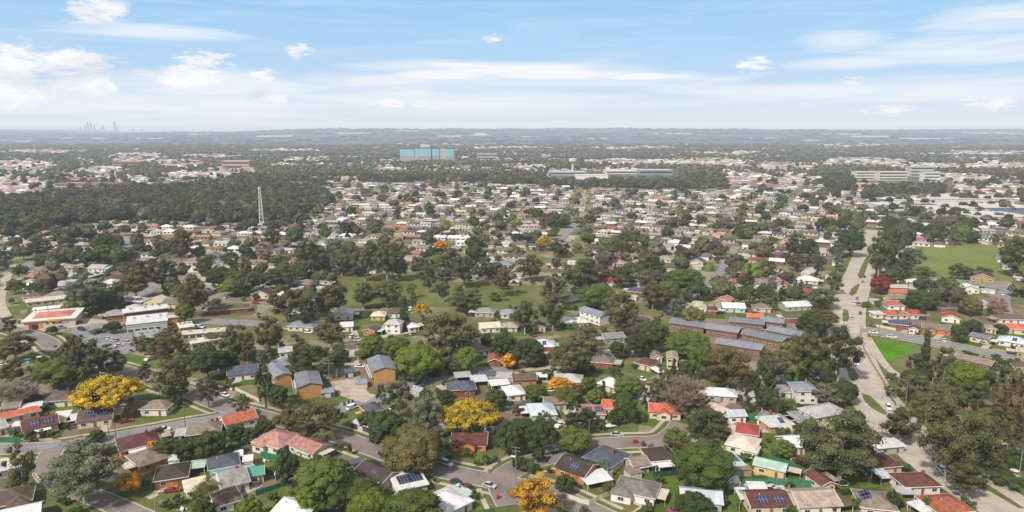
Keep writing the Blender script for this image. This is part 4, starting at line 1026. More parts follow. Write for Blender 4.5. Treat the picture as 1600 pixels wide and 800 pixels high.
# ------------------------------------------------------------------ cars
def carmesh(kind):
    L, W, Hc = {'sedan': (4.6, 1.8, 1.42), 'suv': (4.7, 1.88, 1.72), 'van': (5.0, 1.95, 2.0), 'ute': (5.2, 1.85, 1.72)}[kind]
    belt = Hc*.58; a, w = L/2, W/2
    prof = {'sedan': [(-a, .35), (-a, .78), (-a*.93, belt), (a*.42, belt), (a*.93, .72), (a, .6), (a, .32)], 'suv': [(-a, .4), (-a*.98, belt), (a*.5, belt), (a*.93, .92), (a, .8), (a, .38)],
            'van': [(-a, .4), (-a, belt+.1), (a*.72, belt+.1), (a*.97, .95), (a, .8), (a, .38)], 'ute': [(-a, .45), (-a, belt), (a*.45, belt), (a*.93, .9), (a, .8), (a, .42)]}[kind]
    cab = {'sedan': [(-a*.78, belt), (-a*.48, Hc), (a*.12, Hc), (a*.48, belt)], 'suv': [(-a*.96, belt), (-a*.86, Hc), (a*.18, Hc), (a*.52, belt)],
           'van': [(-a, belt+.1), (-a*.97, Hc), (a*.4, Hc), (a*.76, belt+.1)], 'ute': [(-a*.22, belt), (-a*.16, Hc), (a*.22, Hc), (a*.52, belt)]}[kind]
    def ext(mb, pr, ins_lo, ins_hi, zlo, zhi):
        n = len(pr); vs = []
        for sg in (-1, 1):
            for x, z in pr:
                t = 0 if zhi == zlo else (z-zlo)/(zhi-zlo); vs.append((x, sg*(w-(ins_lo+(ins_hi-ins_lo)*max(0, min(1, t)))), z))
        mb.add(vs, [tuple(range(n)), tuple(range(2*n-1, n-1, -1))]+[(i, n+i, n+(i+1) % n, (i+1) % n) for i in range(n)])
    b = MB(); ext(b, prof, .0, .07, .35, belt)
    zr = max(z for x, z in cab)
    xs = [x for x, z in cab if z == zr]
    b.box(min(xs)-.02, max(xs)+.02, -w+.25, w-.25, zr-.03, zr+.03)   # roof skin
    if kind == 'van': b.box(-a*.97, a*.05, -w+.02, w-.02, belt, zr-.01)
    if kind == 'ute': b.box(-a+.05, -a*.25, -w+.02, w-.02, belt-.05, belt+.25)
    g = MB(); ext(g, cab, .09, .24, belt, zr)
    wm = MB(); wm.tube([(0, -.11, 0), (0, .11, 0)], [.33, .33], 12)
    wh = wm.mesh('wheel', [M['rubber']])
    lm = MB(); lm.box(-.05, .04, -.22, .22, -.08, .08)
    return (b.mesh('car_body', [M['paint']]), g.mesh('car_windows', [M['glass']]), wh, lm.mesh('headlight', [M['lamp']]), L, W)
CM = {k: carmesh(k) for k in ('sedan', 'suv', 'van', 'ute')}
CC = {'white': (.78, .78, .78), 'silver': (.45, .46, .48), 'black': (.03, .03, .035), 'dark blue': (.03, .04, .10), 'red': (.32, .015, .03), 'grey': (.16, .16, .17), 'magenta': (.45, .03, .2)}
def car_w(x, y, ang, kind, col, look=None, px=None, parts=True):
    bm, gm, wh, lm, L, W = CM[kind]
    r = link('parked_car' if kind != 'van' else 'van', None, None, (x, y, .17), ang); r.empty_display_size = 1
    link('body', bm, r, color=CC[col]); link('windows', gm, r)
    r.children[-1].name = 'window_band'
    if parts:
        for sx in (-.31, .31):
            for sy in (-1, 1): link('wheel', wh, r, (sx*L, sy*(W/2-.12), .33))
        for sy in (-1, 1): link('headlight', lm, r, (L/2, sy*(W/2-.32), .68))
    tag(r, look or f"{col} {({'suv': 'four-wheel drive', 'ute': 'pickup'}).get(kind, kind)}", 'van' if kind == 'van' else 'car', 'cars on the streets and driveways', px=px or PX(x, y))
    OCC.append((x, y, 3)); return r
def car(px, py, dx, dy, kind, col, look=None):
    p = P(px, py); q_ = P(px+dx*4, py+dy*4); car_w(p[0], p[1], math.atan2(q_[1]-p[1], q_[0]-p[0]), kind, col, look)
for c in [(698,727,1,.42,'suv','white'),(714,756,1,.35,'sedan','dark blue'),(765,761,1,.3,'sedan','silver'),(654,604,1,-.35,'suv','white'),(551,639,1,-.35,'van','white'),(352,619,1,.3,'sedan','white'),
 (256,674,1,-.15,'suv','white'),(269,769,1,-.12,'sedan','red'),(875,667,.8,-.5,'ute','white'),(964,681,1,0,'sedan','silver'),(1059,582,.8,.5,'sedan','white'),(1339,570,.15,1,'suv','white'),(1388,639,.4,.9,'suv','white'),
 (1331,499,-.1,1,'sedan','silver'),(1336,476,-.2,1,'suv','white'),(1348,442,-.25,1,'sedan','grey'),(1351,434,-.25,1,'sedan','black'),(1344,491,-.1,1,'sedan','dark blue'),(1365,521,1,.12,'sedan','white'),(1339,468,-.2,1,'sedan','grey'),
 (1581,446,1,-.05,'van','white'),(1567,461,-.2,1,'sedan','white'),(1493,711,.8,.6,'sedan','magenta'),(1473,738,.8,.6,'suv','white'),(1478,744,.8,.6,'sedan','white'),(158,520,1,-.05,'sedan','dark blue'),(169,530,.6,-.8,'sedan','white'),(175,532,.6,-.8,'sedan','white'),(181,533,.6,-.8,'sedan','silver'),
 (187,541,1,-.2,'sedan','white'),(312,513,1,0,'van','white'),(306,512,1,0,'suv','white'),(124,505,.9,-.3,'sedan','black'),(85,515,1,0,'sedan','white'),(96,513,1,0,'sedan','grey'),(3,446,.5,-.8,'sedan','white'),(6,500,.8,.6,'sedan','white'),
 (546,564,.5,-.9,'sedan','red'),(552,527,1,-.3,'suv','white'),(560,532,1,-.3,'sedan','silver'),(563,537,1,-.2,'van','white'),(1537,538,1,.3,'sedan','silver'),(1437,790,1,-.3,'sedan','white'),(1056,800,1,-.2,'sedan','magenta'),
 (461,527,1,.1,'sedan','black'),(482,521,1,.1,'suv','white'),(1003,594,1,.4,'sedan','white'),(805,712,.6,-.8,'sedan','white'),(197,660,1,-.2,'sedan','red'),(112,664,1,-.1,'sedan','white'),(1402,477,1,0,'sedan','white'),(1388,478,1,0,'suv','white'),(1326,556,.1,1,'sedan','grey'),(1409,670,.6,.8,'sedan','white'),(200,537,1,.2,'suv','silver'),(30,505,.7,.7,'sedan','black'),(1500,730,.8,.6,'sedan','silver'),(860,612,1,0,'sedan','white')]:
    car(*c)
# small truck
def truck(px, py, dx, dy, look):
    p = P(px, py); q_ = P(px+dx*4, py+dy*4); r = link('truck', None, None, (p[0], p[1], .17), math.atan2(q_[1]-p[1], q_[0]-p[0]))
    m = MB(); m.box(1.2, 2.9, -1, 1, .6, 2.5); link('cab', m.mesh('cab', [M['paint']]), r, color=CC['white'])
    m = MB(); m.box(2.85, 2.96, -.85, .85, 1.5, 2.3); m.box(1.5, 2.5, -1.03, 1.03, 1.6, 2.25); link('windscreen', m.mesh('windscreen', [M['glass']]), r)
    m = MB(); m.box(-3, 1.05, -1.05, 1.05, .85, 1.05); m.box(-3, -2.93, -1.05, 1.05, 1.05, 1.5); m.box(-2.9, 1.05, -1.05, -.98, 1.05, 1.5); m.box(-2.9, 1.05, .98, 1.05, 1.05, 1.5); link('tray', m.mesh('tray', [M['galv']]), r)
    wm = MB(); wm.tube([(0, -.14, 0), (0, .14, 0)], [.42, .42], 12); wh = wm.mesh('wheel', [M['rubber']])
    for sx in (-1.9, 2.0):
        for sy in (-.9, .9): link('wheel', wh, r, (sx, sy, .42))
    tag(r, label=look, cat='truck')
truck(860, 708, 1, -.25, 'white tray truck parked on the grass beside the street junction')
truck(29, 421, .5, -.8, 'white truck driving on the highway at far left')
# boat on trailer
p = P(951, 671); r = link('boat', None, None, (p[0], p[1], .2), .1)
m = MB(); prof = [(-2.6, .9, .5), (-1, 1.0, .45), (1, .9, .5), (2.2, .5, .7), (3, .03, 1.1)]
vs = []
for x, w_, z in prof: vs += [(x, -w_, 1.3), (x, 0, z), (x, w_, 1.3)]
m.add(vs, [(3*i, 3*i+1, 3*i+4, 3*i+3) for i in range(4)]+[(3*i+1, 3*i+2, 3*i+5, 3*i+4) for i in range(4)]+[(3*i+2, 3*i, 3*i+3, 3*i+5) for i in range(4)]+[(0, 2, 1)])
link('hull', m.mesh('hull', [M['paint']]), r, color=(.75, .76, .78))
m = MB(); m.box(-.6, .9, -.6, .6, 1.32, 1.9); link('cabin', m.mesh('cabin', [M['paint']]), r, color=(.7, .72, .74))
m = MB(); m.tube([(-1, -1, .1), (-1, 1, .1)], [.3, .3], 10); m.box(-2.8, 3.2, -.05, .05, .2, .35); link('trailer', m.mesh('trailer', [M['galv']]), r)
tag(r, label='white cabin boat on a trailer on the cul-de-sac lawn', cat='boat')

# ------------------------------------------------------------------ fences, poles, bins, pools
def fence(pts, h, col, look, posts=True, name='fence'):
    w = [np.array(P(*p)[:2]) for p in pts]; c = w[0]
    r = link(name, None, None, (c[0], c[1], 0))
    m = MB(); mp = MB()
    for a, b in zip(w[:-1], w[1:]):
        L = np.linalg.norm(b-a); d = (b-a)/L; n = np.array((-d[1], d[0]))*.03; k = max(1, int(L/2.4))
        for i in range(k):
            p0 = a+d*L*i/k-c; p1 = a+d*(L*(i+1)/k-.06)-c
            vs = [(*(p0-n), .05), (*(p1-n), .05), (*(p1+n), .05), (*(p0+n), .05)]; vs += [(x, y, h) for x, y, _ in vs]
            m.add(vs, [(4, 5, 6, 7), (0, 1, 5, 4), (1, 2, 6, 5), (2, 3, 7, 6), (3, 0, 4, 7)])
            x, y = a+d*L*i/k-c-d*.03; mp.box(x-.06, x+.06, y-.06, y+.06, 0, h+.08)
    link('panel', m.mesh('panel', [M['fence']]), r, color=col); link('post', mp.mesh('post', [M['fence']]), r, color=tuple(min(.7, q_*1.5+.04) for q_ in col))
    r.children[-1]['label'] = 'row of slim posts between the panels'
    mid = pts[len(pts)//2]
    tag(r, look, 'fence', px=mid)
G_, CR_, GRY_ = (.02, .16, .09), (.62, .54, .42), (.3, .28, .25)
for f in [([(350,708),(395,692)],1.8,G_,'tall green sheet metal fence'),([(412,738),(430,744),(430,752)],1.8,G_,'tall green sheet metal fence'),([(400,775),(455,757)],1.8,G_,'green fence with cream posts'),
 ([(408,712),(437,722),(455,712)],1.8,G_,'tall green sheet metal fence'),([(1205,718),(1250,738),(1262,750)],1.8,G_,'tall green sheet metal fence'),([(1200,755),(1268,760)],2.0,(.06,.20,.13),'faded green sheet metal fence'),
 ([(1262,742),(1320,742),(1385,748)],1.8,(.015,.07,.045),'dark green fence behind the wide gum'),([(1160,757),(1200,758)],2.0,(.04,.22,.14),'faded green sheet metal fence'),([(1155,800),(1160,760)],1.8,GRY_,'grey side fence'),
 ([(883,778),(905,786),(920,790),(957,772)],1.7,CR_,'cream panel fence around the corner lawn'),([(1020,745),(1060,743)],1.8,(.02,.07,.05),'dark green sheet metal fence'),([(1226,750),(1245,800)],1.8,(.35,.38,.33),'pale side fence'),
 ([(62,690),(95,692),(130,684)],1.1,(.35,.3,.22),'low timber picket fence'),([(368,610),(405,628)],1.5,CR_,'cream wall along the street verge'),([(335,600),(366,610)],1.5,(.07,.05,.045),'dark brown fence along the verge'),
 ([(1345,520),(1349,545),(1362,570),(1378,595),(1385,610)],1.6,(.33,.28,.23),'brown noise wall curving along the main road'),([(1268,640),(1322,636)],1.2,(.25,.10,.06),'low red brick wall'),
 ([(1365,510),(1400,517)],1.5,CR_,'cream fence on the street corner'),([(1540,530),(1600,543)],1.1,(.3,.3,.25),'low rail fence'),([(665,608),(705,596)],1.4,(.45,.42,.33),'pale fence along the verge'),
 ([(800,640),(835,628)],1.8,(.25,.32,.27),'grey-green fence'),([(1160,652),(1200,660)],1.8,G_,'tall green sheet metal fence'),([(56,745),(75,768)],1.4,(.5,.48,.42),'pale picket fence beside the kerb'),([(160,754),(195,744)],1.2,(.5,.45,.36),'cream rail fence'),
 ([(92,551),(120,560),(150,570)],1.4,(.10,.085,.07),'dark roadside fence'),([(0,690),(32,690)],1.8,G_,'tall green sheet metal fence'),([(505,640),(530,634)],1.6,(.2,.17,.14),'brown fence'),([(1400,640),(1425,668)],1.1,(.4,.36,.3),'pale guard rail fence'),([(1385,615),(1400,635)],1.5,(.2,.2,.16),'dark verge fence'),
 ([(1420,660),(1450,690)],1.0,(.35,.33,.3),'roadside rail')]: fence(*f)
# hedge
def hedge(A, B, w, h, look):
    a, b = np.array(P(*A)[:2]), np.array(P(*B)[:2]); L = np.linalg.norm(b-a); k = int(L/1.3); rg = np.random.default_rng(5)
    cs = [np.array((L*(i+.5)/k-L/2, rg.normal()*.15, h*.5)) for i in range(k)]; rs = [h*.55]*k
    V, TT = leaves(cs, rs, .35, 1.4, rg, .95, .9, 0, .2); c = (a+b)/2
    o = link('hedge', qmesh('hedge', V, TT, M['leaf']), None, (*c, 0), math.atan2(*(b-a)[::-1]), color=(.055, .09, .02)); tag(o, label=look, cat='hedge')
hedge((1298,774), (1376,772), 1.5, 2.0, 'long clipped dark green hedge in front of the wide gum')
hedge((855,572), (800,576), 1.5, 2.0, 'dark clipped hedge beside the small orange tree')
POLE = {}
def pole(px, py, h, kind, look=None):
    p = P(px, py); r = link('power_pole' if kind != 'lamp' else 'street_lamp', None, None, (p[0], p[1], 0), rnd.uniform(-.4, .4))
    if kind == 'lamp':
        m = MB(); m.tube([(0, 0, 0), (0, 0, h-.6), (.5, 0, h), (2, 0, h+.15)], [.11, .08, .06, .05], 7); link('pole', m.mesh('pole', [M['galv']]), r)
        m = MB(); m.box(1.9, 2.7, -.16, .16, h+.06, h+.2); link('lamp_head', m.mesh('lamp_head', [M['lamp']]), r)
    else:
        m = MB(); m.tube([(0, 0, 0), (0, 0, h)], [.19, .13], 8); link('pole', m.mesh('pole', [M['wood']]), r)
        for z in ((h-.5,) if kind == 'p' else (h-.5, h-1.7)):
            m = MB(); m.box(-1.3, 1.3, -.07, .07, z-.08, z+.08)
            for x in (-1.15, -.6, .6, 1.15): m.tube([(x, 0, z+.08), (x, 0, z+.35)], [.07, .05], 6)
            link('crossarm', m.mesh('crossarm', [M['wood']]), r)
    tag(r, look or ('grey street lamp with curved arm' if kind == 'lamp' else 'timber power pole with crossarm'), 'street lamp' if kind == 'lamp' else 'pole', 'poles along the streets')
for q_ in [(145,594,10,'p'),(290,672,10,'p'),(243,806,8,'lamp'),(326,593,9,'pp'),(415,638,10,'pp'),(515,602,12,'pp'),(523,628,8,'p'),(652,597,9,'p'),(806,762,14,'pp'),(1381,610,10,'p'),(1343,534,9,'p'),(1372,529,9,'p'),(1598,762,14,'pp'),(1414,640,13,'pp'),
 (182,692,8,'p'),(105,540,9,'lamp'),(77,500,10,'p'),(58,505,9,'p'),(1350,462,10,'lamp'),(1354,440,10,'lamp'),(1297,475,9,'lamp'),(1231,556,8,'lamp'),(1592,745,9,'lamp'),(683,665,9,'p'),(733,582,9,'p'),(879,560,9,'p'),(1376,625,9,'lamp'),(1325,470,9,'lamp'),(1310,520,9,'lamp'),(556,560,8,'p'),
 (171,690,7,'p'),(1577,540,8,'p'),(1480,500,9,'p'),(1246,470,9,'p'),(960,505,9,'p'),(805,465,9,'p'),(623,520,9,'p'),(326,492,9,'p'),(100,525,8,'lamp'),(1450,525,8,'p'),(920,688,8,'lamp'),(1120,470,8,'p')]: pole(*q_)
bm_ = MB(); bm_.box(-.28, .28, -.32, .32, 0, .95); BINB = bm_.mesh('bin_body', [M['plain']])
bm_ = MB(); bm_.box(-.31, .31, -.36, .34, .96, 1.05); BINL = bm_.mesh('bin_lid', [M['plain']])
for (px, py, lc, lk) in [(991,693,(.5,.02,.02),'red lidded wheelie bin, left one of the pair on the cul-de-sac kerb'),(995,693,(.5,.02,.02),'red lidded wheelie bin, right one of the pair on the cul-de-sac kerb'),(663,739,(.4,.02,.02),'red wheelie bin on the verge left of the white car'),(778,780,(.5,.02,.02),'red wheelie bin on the verge near the street corner'),
                         (332,660,(.3,.03,.03),'dark red wheelie bin on the kerb of the left street'),(340,659,(.03,.03,.03),'black wheelie bin beside a dark red one'),(538,634,(.02,.02,.02),'black wheelie bin, leftmost of three on the bright lawn'),(545,632,(.02,.02,.02),'black wheelie bin, middle of three on the bright lawn'),(551,630,(.02,.02,.02),'black wheelie bin, rightmost of three on the bright lawn')]:
    p = P(px, py); r = link('wheelie_bin', None, None, (p[0], p[1], .15), .3, (1.25, 1.25, 1.25)); link('body', BINB, r, color=tuple(.6*x+.02 for x in lc)); link('lid', BINL, r, color=lc)
    tag(r, label=lk, cat='bin', group='wheelie bins on the kerb')
def pool(px, py, w, d, label, rnd_=False):
    p = P(px, py); r = link('swimming_pool', None, None, (p[0], p[1], 0))
    m, k = MB(), MB(); n = 20
    if rnd_:
        m.add([(w/2*math.cos(6.283*i/n), w/2*math.sin(6.283*i/n), .8) for i in range(n)], [tuple(range(n))])
        k.tube([(0, 0, 0), (0, 0, .7)], [w/2+.12]*2, n); k.tube([(0, 0, .68), (0, 0, .86)], [w/2+.16, w/2+.16], n, 0, False)
    else:
        m.add([(-w/2, -d/2, .26), (w/2, -d/2, .26), (w/2, d/2, .26), (-w/2, d/2, .26)], [(0, 1, 2, 3)]); k.box(-w/2-1, w/2+1, -d/2-1, -d/2, .02, .3); k.box(-w/2-1, w/2+1, d/2, d/2+1, .02, .3); k.box(-w/2-1, -w/2, -d/2, d/2, .02, .3); k.box(w/2, w/2+1, -d/2, d/2, .02, .3)
    link('water', m.mesh('water', [M['water']]), r); link('surround', k.mesh('surround', [M['plain']]), r, color=(.35, .5, .6) if rnd_ else (.6, .57, .5))
    tag(r, label=label, cat='pool')
pool(1226, 598, 5, 5, 'round blue above-ground pool on a bright lawn', True)
pool(1186, 764, 9, 3.4, 'rectangular swimming pool behind the solar roofed house')
pool(1208, 766, 6, 3, 'small rectangular pool beside the pale side fence')
# trampoline
p = P(1314, 757); r = link('trampoline', None, None, (p[0], p[1], 0)); n = 18
m = MB(); m.tube([(0, 0, .7), (0, 0, .78)], [1.9, 1.9], n); link('mat', m.mesh('mat', [M['rubber']]), r)
m = MB(); m.v = [((2.35 if k else 1.9)*math.cos(6.283*i/n), (2.35 if k else 1.9)*math.sin(6.283*i/n), .8) for k in (0, 1) for i in range(n)]
m.f = [[i, (i+1) % n, n+(i+1) % n, n+i] for i in range(n)]; m.m = [0]*n
for i in range(0, n, 3): x, y = 2.2*math.cos(6.283*i/n), 2.2*math.sin(6.283*i/n); m.box(x-.03, x+.03, y-.03, y+.03, 0, .78)
link('rim', m.mesh('rim', [M['plain']]), r, color=(.35, .5, .42)); tag(r, label='round trampoline with pale green rim under the wide gum', cat='trampoline')

# ------------------------------------------------------------------ procedural middle distance
FOREST = [[(-60,318),(40,316),(130,303),(210,296),(300,298),(370,291),(440,295),(500,300),(520,318),(498,333),(440,348),(330,352),(240,345),(150,350),(60,362),(-60,345)],
          [(560,272),(840,270),(860,287),(1060,287),(1075,270),(1125,268),(1140,298),(980,297),(860,291),(560,283)],
          [(400,262),(560,264),(560,278),(400,280)], [(1270,262),(1330,262),(1335,300),(1290,300)], [(1350,296),(1480,292),(1470,310),(1350,314)],
          [(1350,360),(1420,352),(1425,385),(1360,392)]]
INDUS = [[(1370,318),(1640,315),(1640,350),(1390,345)], [(850,268),(1065,266),(1060,282),(860,284)], [(1330,272),(1465,270),(1465,290),(1330,290)]]
def zone(px, py):
    for q_ in FOREST:
        if inpoly(px, py, q_): return 'forest'
    for q_ in INDUS:
        if inpoly(px, py, q_): return 'indus'
    for q_ in PARKW:
        if inpoly(px, py, q_): return 'park'
    return 'suburb'
occ = np.array([(x, y, r) for x, y, r in OCC])
GRID = {}
def occ_add(x, y, r): GRID.setdefault((int(x//20), int(y//20)), []).append((x, y, r))
for x, y, r in OCC: occ_add(x, y, r)
def free(x, y, r):
    gx, gy = int(x//20), int(y//20)
    for i in (-1, 0, 1):
        for j in (-1, 0, 1):
            for (a, b, c) in GRID.get((gx+i, gy+j), ()):
                if (a-x)**2+(b-y)**2 < (r+c)**2: return False
    return True
allsm = np.concatenate([np.c_[s, np.full(len(s), w/2)] for s, (p_, w) in zip(SM, ROADW)])
def rdist(x, y): return (np.hypot(allsm[:, 0]-x, allsm[:, 1]-y)-allsm[:, 2]).min()
ROOFW = ['white']*7+['light grey']*9+['grey']*6+['taupe']*8+['brown']*8+['dark brown']*4+['weathered grey']*5+['terracotta']*2+['red']*1+['coral']*1+['pink']*4+['maroon']*2+['slate blue']*4+['blue-grey']*6+['beige']*6+['cream']*4+['lavender']*2+['mint']*1+['pale blue']*3
WALLW = ['white']*10+['cream']*10+['orange brick']*2+['red brick']*4+['brown brick']*3+['grey']*4+['tan']*3+['yellow']
cand = []
def gridfill(x0, x1, y0, y1, ang, cond):
    ca, sa = math.cos(ang), math.sin(ang); cx, cy = (x0+x1)/2, (y0+y1)/2; R_ = math.hypot(x1-x0, y1-y0)/2
    streets = []
    for j in range(int(-R_//66), int(R_//66)+1):
        sy = j*66
        seg = []
        for i in range(int(-R_//14), int(R_//14)+1):
            for side in (-1, 1):
                lx = i*14.6+rnd.uniform(-1, 1); ly = sy+side*(14.5+rnd.uniform(-1.5, 1.5))
                if (i % 14) == 0: continue
                x = cx+lx*ca-ly*sa; y = cy+lx*sa+ly*ca
                if cond(x, y): cand.append((x, y, ang+(math.pi if side > 0 and False else 0)+rnd.choice((0, 0, math.pi/2))+rnd.uniform(-.05, .05), 'h'))
                if rnd.random() < .75:
                    ly2 = sy+side*(29+rnd.uniform(-3, 3)); lx2 = lx+rnd.uniform(-5, 5)
                    x = cx+lx2*ca-ly2*sa; y = cy+lx2*sa+ly2*ca
                    if cond(x, y): cand.append((x, y, ang+rnd.uniform(-.1, .1), 's'))
        pts = [(cx+l*ca-sy*sa, cy+l*sa+sy*ca) for l in np.arange(-R_, R_, 12)]
        streets.append(np.array(pts))
    return streets
def insub(x, y, y0, y1, left=None):
    if not (y0 < y < y1): return False
    px, py = PX(x, y)
    return -90 < px < 1690 and zone(px, py) == 'suburb'
ST = []
Y0 = P(800, 487)[1]; Y1 = P(800, 287)[1]
split = lambda y: 40+.12*(y-400)
ST += [(s, lambda x, y: insub(x, y, Y0, Y1) and x > split(y)) for s in gridfill(0, 1200, Y0, Y1, -R(27), lambda x, y: insub(x, y, Y0, Y1) and x > split(y)+8)]
ST += [(s, lambda x, y: insub(x, y, Y0, Y1) and x < split(y)) for s in gridfill(-1200, 120, Y0, Y1, -R(8), lambda x, y: insub(x, y, Y0, Y1) and x < split(y)-8)]
k = 0
for s, cd in ST:
    run = []
    for p in list(s)+[None]:
        ok = p is not None and cd(p[0], p[1]) and rdist(p[0], p[1]) > 1 and free(p[0], p[1], 5)
        if ok: run.append(p)
        else:
            if len(run) > 2:
                k += 1; ribbon(np.array(run), 7, .145-.0006*(k % 60), 'side_street', M['asphalt'])
            run = []
good = []
for (x, y, a, t) in cand:
    r = 7.1 if t == 'h' else 2.6
    if free(x, y, r) and rdist(x, y) > (8 if t == 'h' else 4): good.append((x, y, a, t)); occ_add(x, y, r)
good.sort(key=lambda g: g[1])
far_h = []   # x,y,ang,L,d,e,pitch,roofcol,wallcol
nh = sum(1 for t in THINGS if t['cat'] in ('house', 'flats'))
nsh = 0
for (x, y, a, t) in good:
    if t == 'h':
        L, d = rnd.uniform(11.5, 16), rnd.uniform(8, 11); rc, wc = rnd.choice(ROOFW), rnd.choice(WALLW); rf = rnd.choice(['h', 'h', 'h', 'gx', 'gy']); sn = rnd.choice([0, 0, 0, 0, 5, 8])
        if nh < 298:
            nh += 1; house(None, None, d, rf, rc, wc, ctr=(x, y), ang=a, L=L, solar_n=sn, parts=True, lot=False, winn=3, wing=(rnd.choice((-.5, .5)), 5, 1.8, 'h') if rf == 'h' and rnd.random() < .4 else None)
        else: far_h.append((x, y, a, L, d, 2.8, .4 if rf[0] == 'h' else .36, RC[rc], WC[wc], rf))
    else:
        L, d = rnd.uniform(4, 8), rnd.uniform(3, 6); rc = rnd.choice(['white', 'light grey', 'light grey', 'cream', 'beige', 'mint', 'pale blue', 'grey'])
        if nsh < 170: nsh += 1; shed(None, None, d, rc, rnd.choice(['white', 'cream', 'grey', 'green']), loc=(x, y), ang=a, L=L)
        else: far_h.append((x, y, a, L, d, 2.3, .05, RC[rc], WC['cream'], 'h'))
# far houses beyond the dense suburb, in clusters
def fb(x, y, s=1.0, o=0):
    return (math.sin(x*.0061*s+1.3+o)*math.cos(y*.0037*s+.7)+math.sin(x*.0137*s-y*.0051*s+2.1+o)*.7+math.sin(x*.0031*s+y*.0083*s+4.0)*.8)/2.5
CL = [(30,300,60,22),(30,262,60,10),(215,248,50,8),(280,258,40,8),(310,275,60,7),(370,268,50,7),(445,262,24,6),(330,246,50,4),(530,279,50,5),(610,268,30,4),(820,262,40,5),(1090,255,90,7),(1150,280,60,8),
 (1350,255,70,7),(1240,262,60,7),(1330,292,50,7),(1540,298,80,8),(1250,284,50,6),(1420,300,60,6),(1450,262,60,5),(1560,262,60,6),(700,225,80,4),(790,232,60,3),(990,232,80,3),(1330,228,60,4),(60,238,80,3),(450,236,60,3),(1560,240,80,4),(1130,240,60,3),(1500,280,50,7),(160,268,40,6),(960,255,50,5),(480,252,40,4)]
def incl(px, py, k=1.0):
    return any(((px-a)/(c*k))**2+((py-b)/(d*k))**2 < 1 for a, b, c, d in CL)
Yf = Y1
for a, b, c, d in CL:
    for _ in range(int(c*d*.22)+14):
        t_, q_ = rnd.uniform(0, 6.283), math.sqrt(rnd.random()); x, y, _z = P(a+c*q_*math.cos(t_), b+d*q_*math.sin(t_))
        if zone(*PX(x, y)) != 'suburb': continue
        k = 1+max(0, (y-1800)/2200)
        far_h.append((x, y, rnd.uniform(-.6, .3), rnd.uniform(12, 20)*k, rnd.uniform(9, 13)*k, 3.5+.9*k, .35, RC[rnd.choice(['white', 'cream', 'beige', 'light grey', 'pink', 'coral', 'taupe', 'grey', 'terracotta'])], WC[rnd.choice(['white', 'cream', 'tan', 'cream'])], 'h'))
tries = 0
while tries < 17000:
    tries += 1
    # sample uniformly over image rows for even cover
    y = Yf*((5200/Yf)**(rnd.random()**1.1)); x = rnd.uniform(-.82, .82)*y
    if fb(x, y) < -.02 or zone(*PX(x, y)) != 'suburb': continue
    k = 1+max(0, (y-1800)/2200)
    far_h.append((x, y, rnd.uniform(-.6, .3), rnd.uniform(11, 17)*k, rnd.uniform(8, 12)*k, 3+.6*k, .35, RC[rnd.choice(ROOFW+['white', 'cream', 'beige', 'pink']*3)], WC[rnd.choice(WALLW)], 'h'))
V, TT = [], []
def quad(vs, c):
    if len(vs) == 3: vs = [vs[0], vs[1], vs[2], vs[2]]
    V.extend(vs); TT.extend([(*c, 1)]*4)
for (x, y, a, L, d, e, pt, rc, wc, rf) in far_h:
    ca, sa = math.cos(a), math.sin(a); f = lambda p: (x+p[0]*ca-p[1]*sa, y+p[0]*sa+p[1]*ca, p[2])
    a_, b_ = L/2, d/2; k = rnd.uniform(.8, 1.15); lm_ = sum(rc)/3; rc = tuple((q_*.62+lm_*.38+.03)*k for q_ in rc)
    w4 = [(-a_, -b_), (a_, -b_), (a_, b_), (-a_, b_)]
    for i in range(4):
        p0, p1 = w4[i], w4[(i+1) % 4]; quad([f((*p0, 0)), f((*p1, 0)), f((*p1, e)), f((*p0, e))], wc)
    if y < 1500 and e > 2.5:   # dark window strips, 3 cm proud
        for (wx0, wx1) in ((-.75, -.45), (-.1, .15), (.45, .8)):
            quad([f((a_*wx0, -b_-.04, 1.0)), f((a_*wx1, -b_-.04, 1.0)), f((a_*wx1, -b_-.04, 2.2)), f((a_*wx0, -b_-.04, 2.2))], (.04, .045, .055))
    a_ += .5; b_ += .5
    r4 = [(-a_, -b_, e+.02), (a_, -b_, e+.02), (a_, b_, e+.02), (-a_, b_, e+.02)]; h = b_*pt; r = (a_-b_) if rf == 'h' else a_; r = max(r, .3)
    q0, q1 = (-r, 0, e+h), (r, 0, e+h)
    quad([f(r4[0]), f(r4[1]), f(q1), f(q0)], rc); quad([f(r4[2]), f(r4[3]), f(q0), f(q1)], rc); quad([f(r4[1]), f(r4[2]), f(q1)], rc); quad([f(r4[3]), f(r4[0]), f(q0)], rc)
V = np.array(V); TT = np.array(TT)
o = link('distant_houses', qmesh('distant_houses', V, TT, M['vroof'])); tag(o, kind='stuff', cat='houses', label='countless small roofs of the suburb stretching away to the horizon')
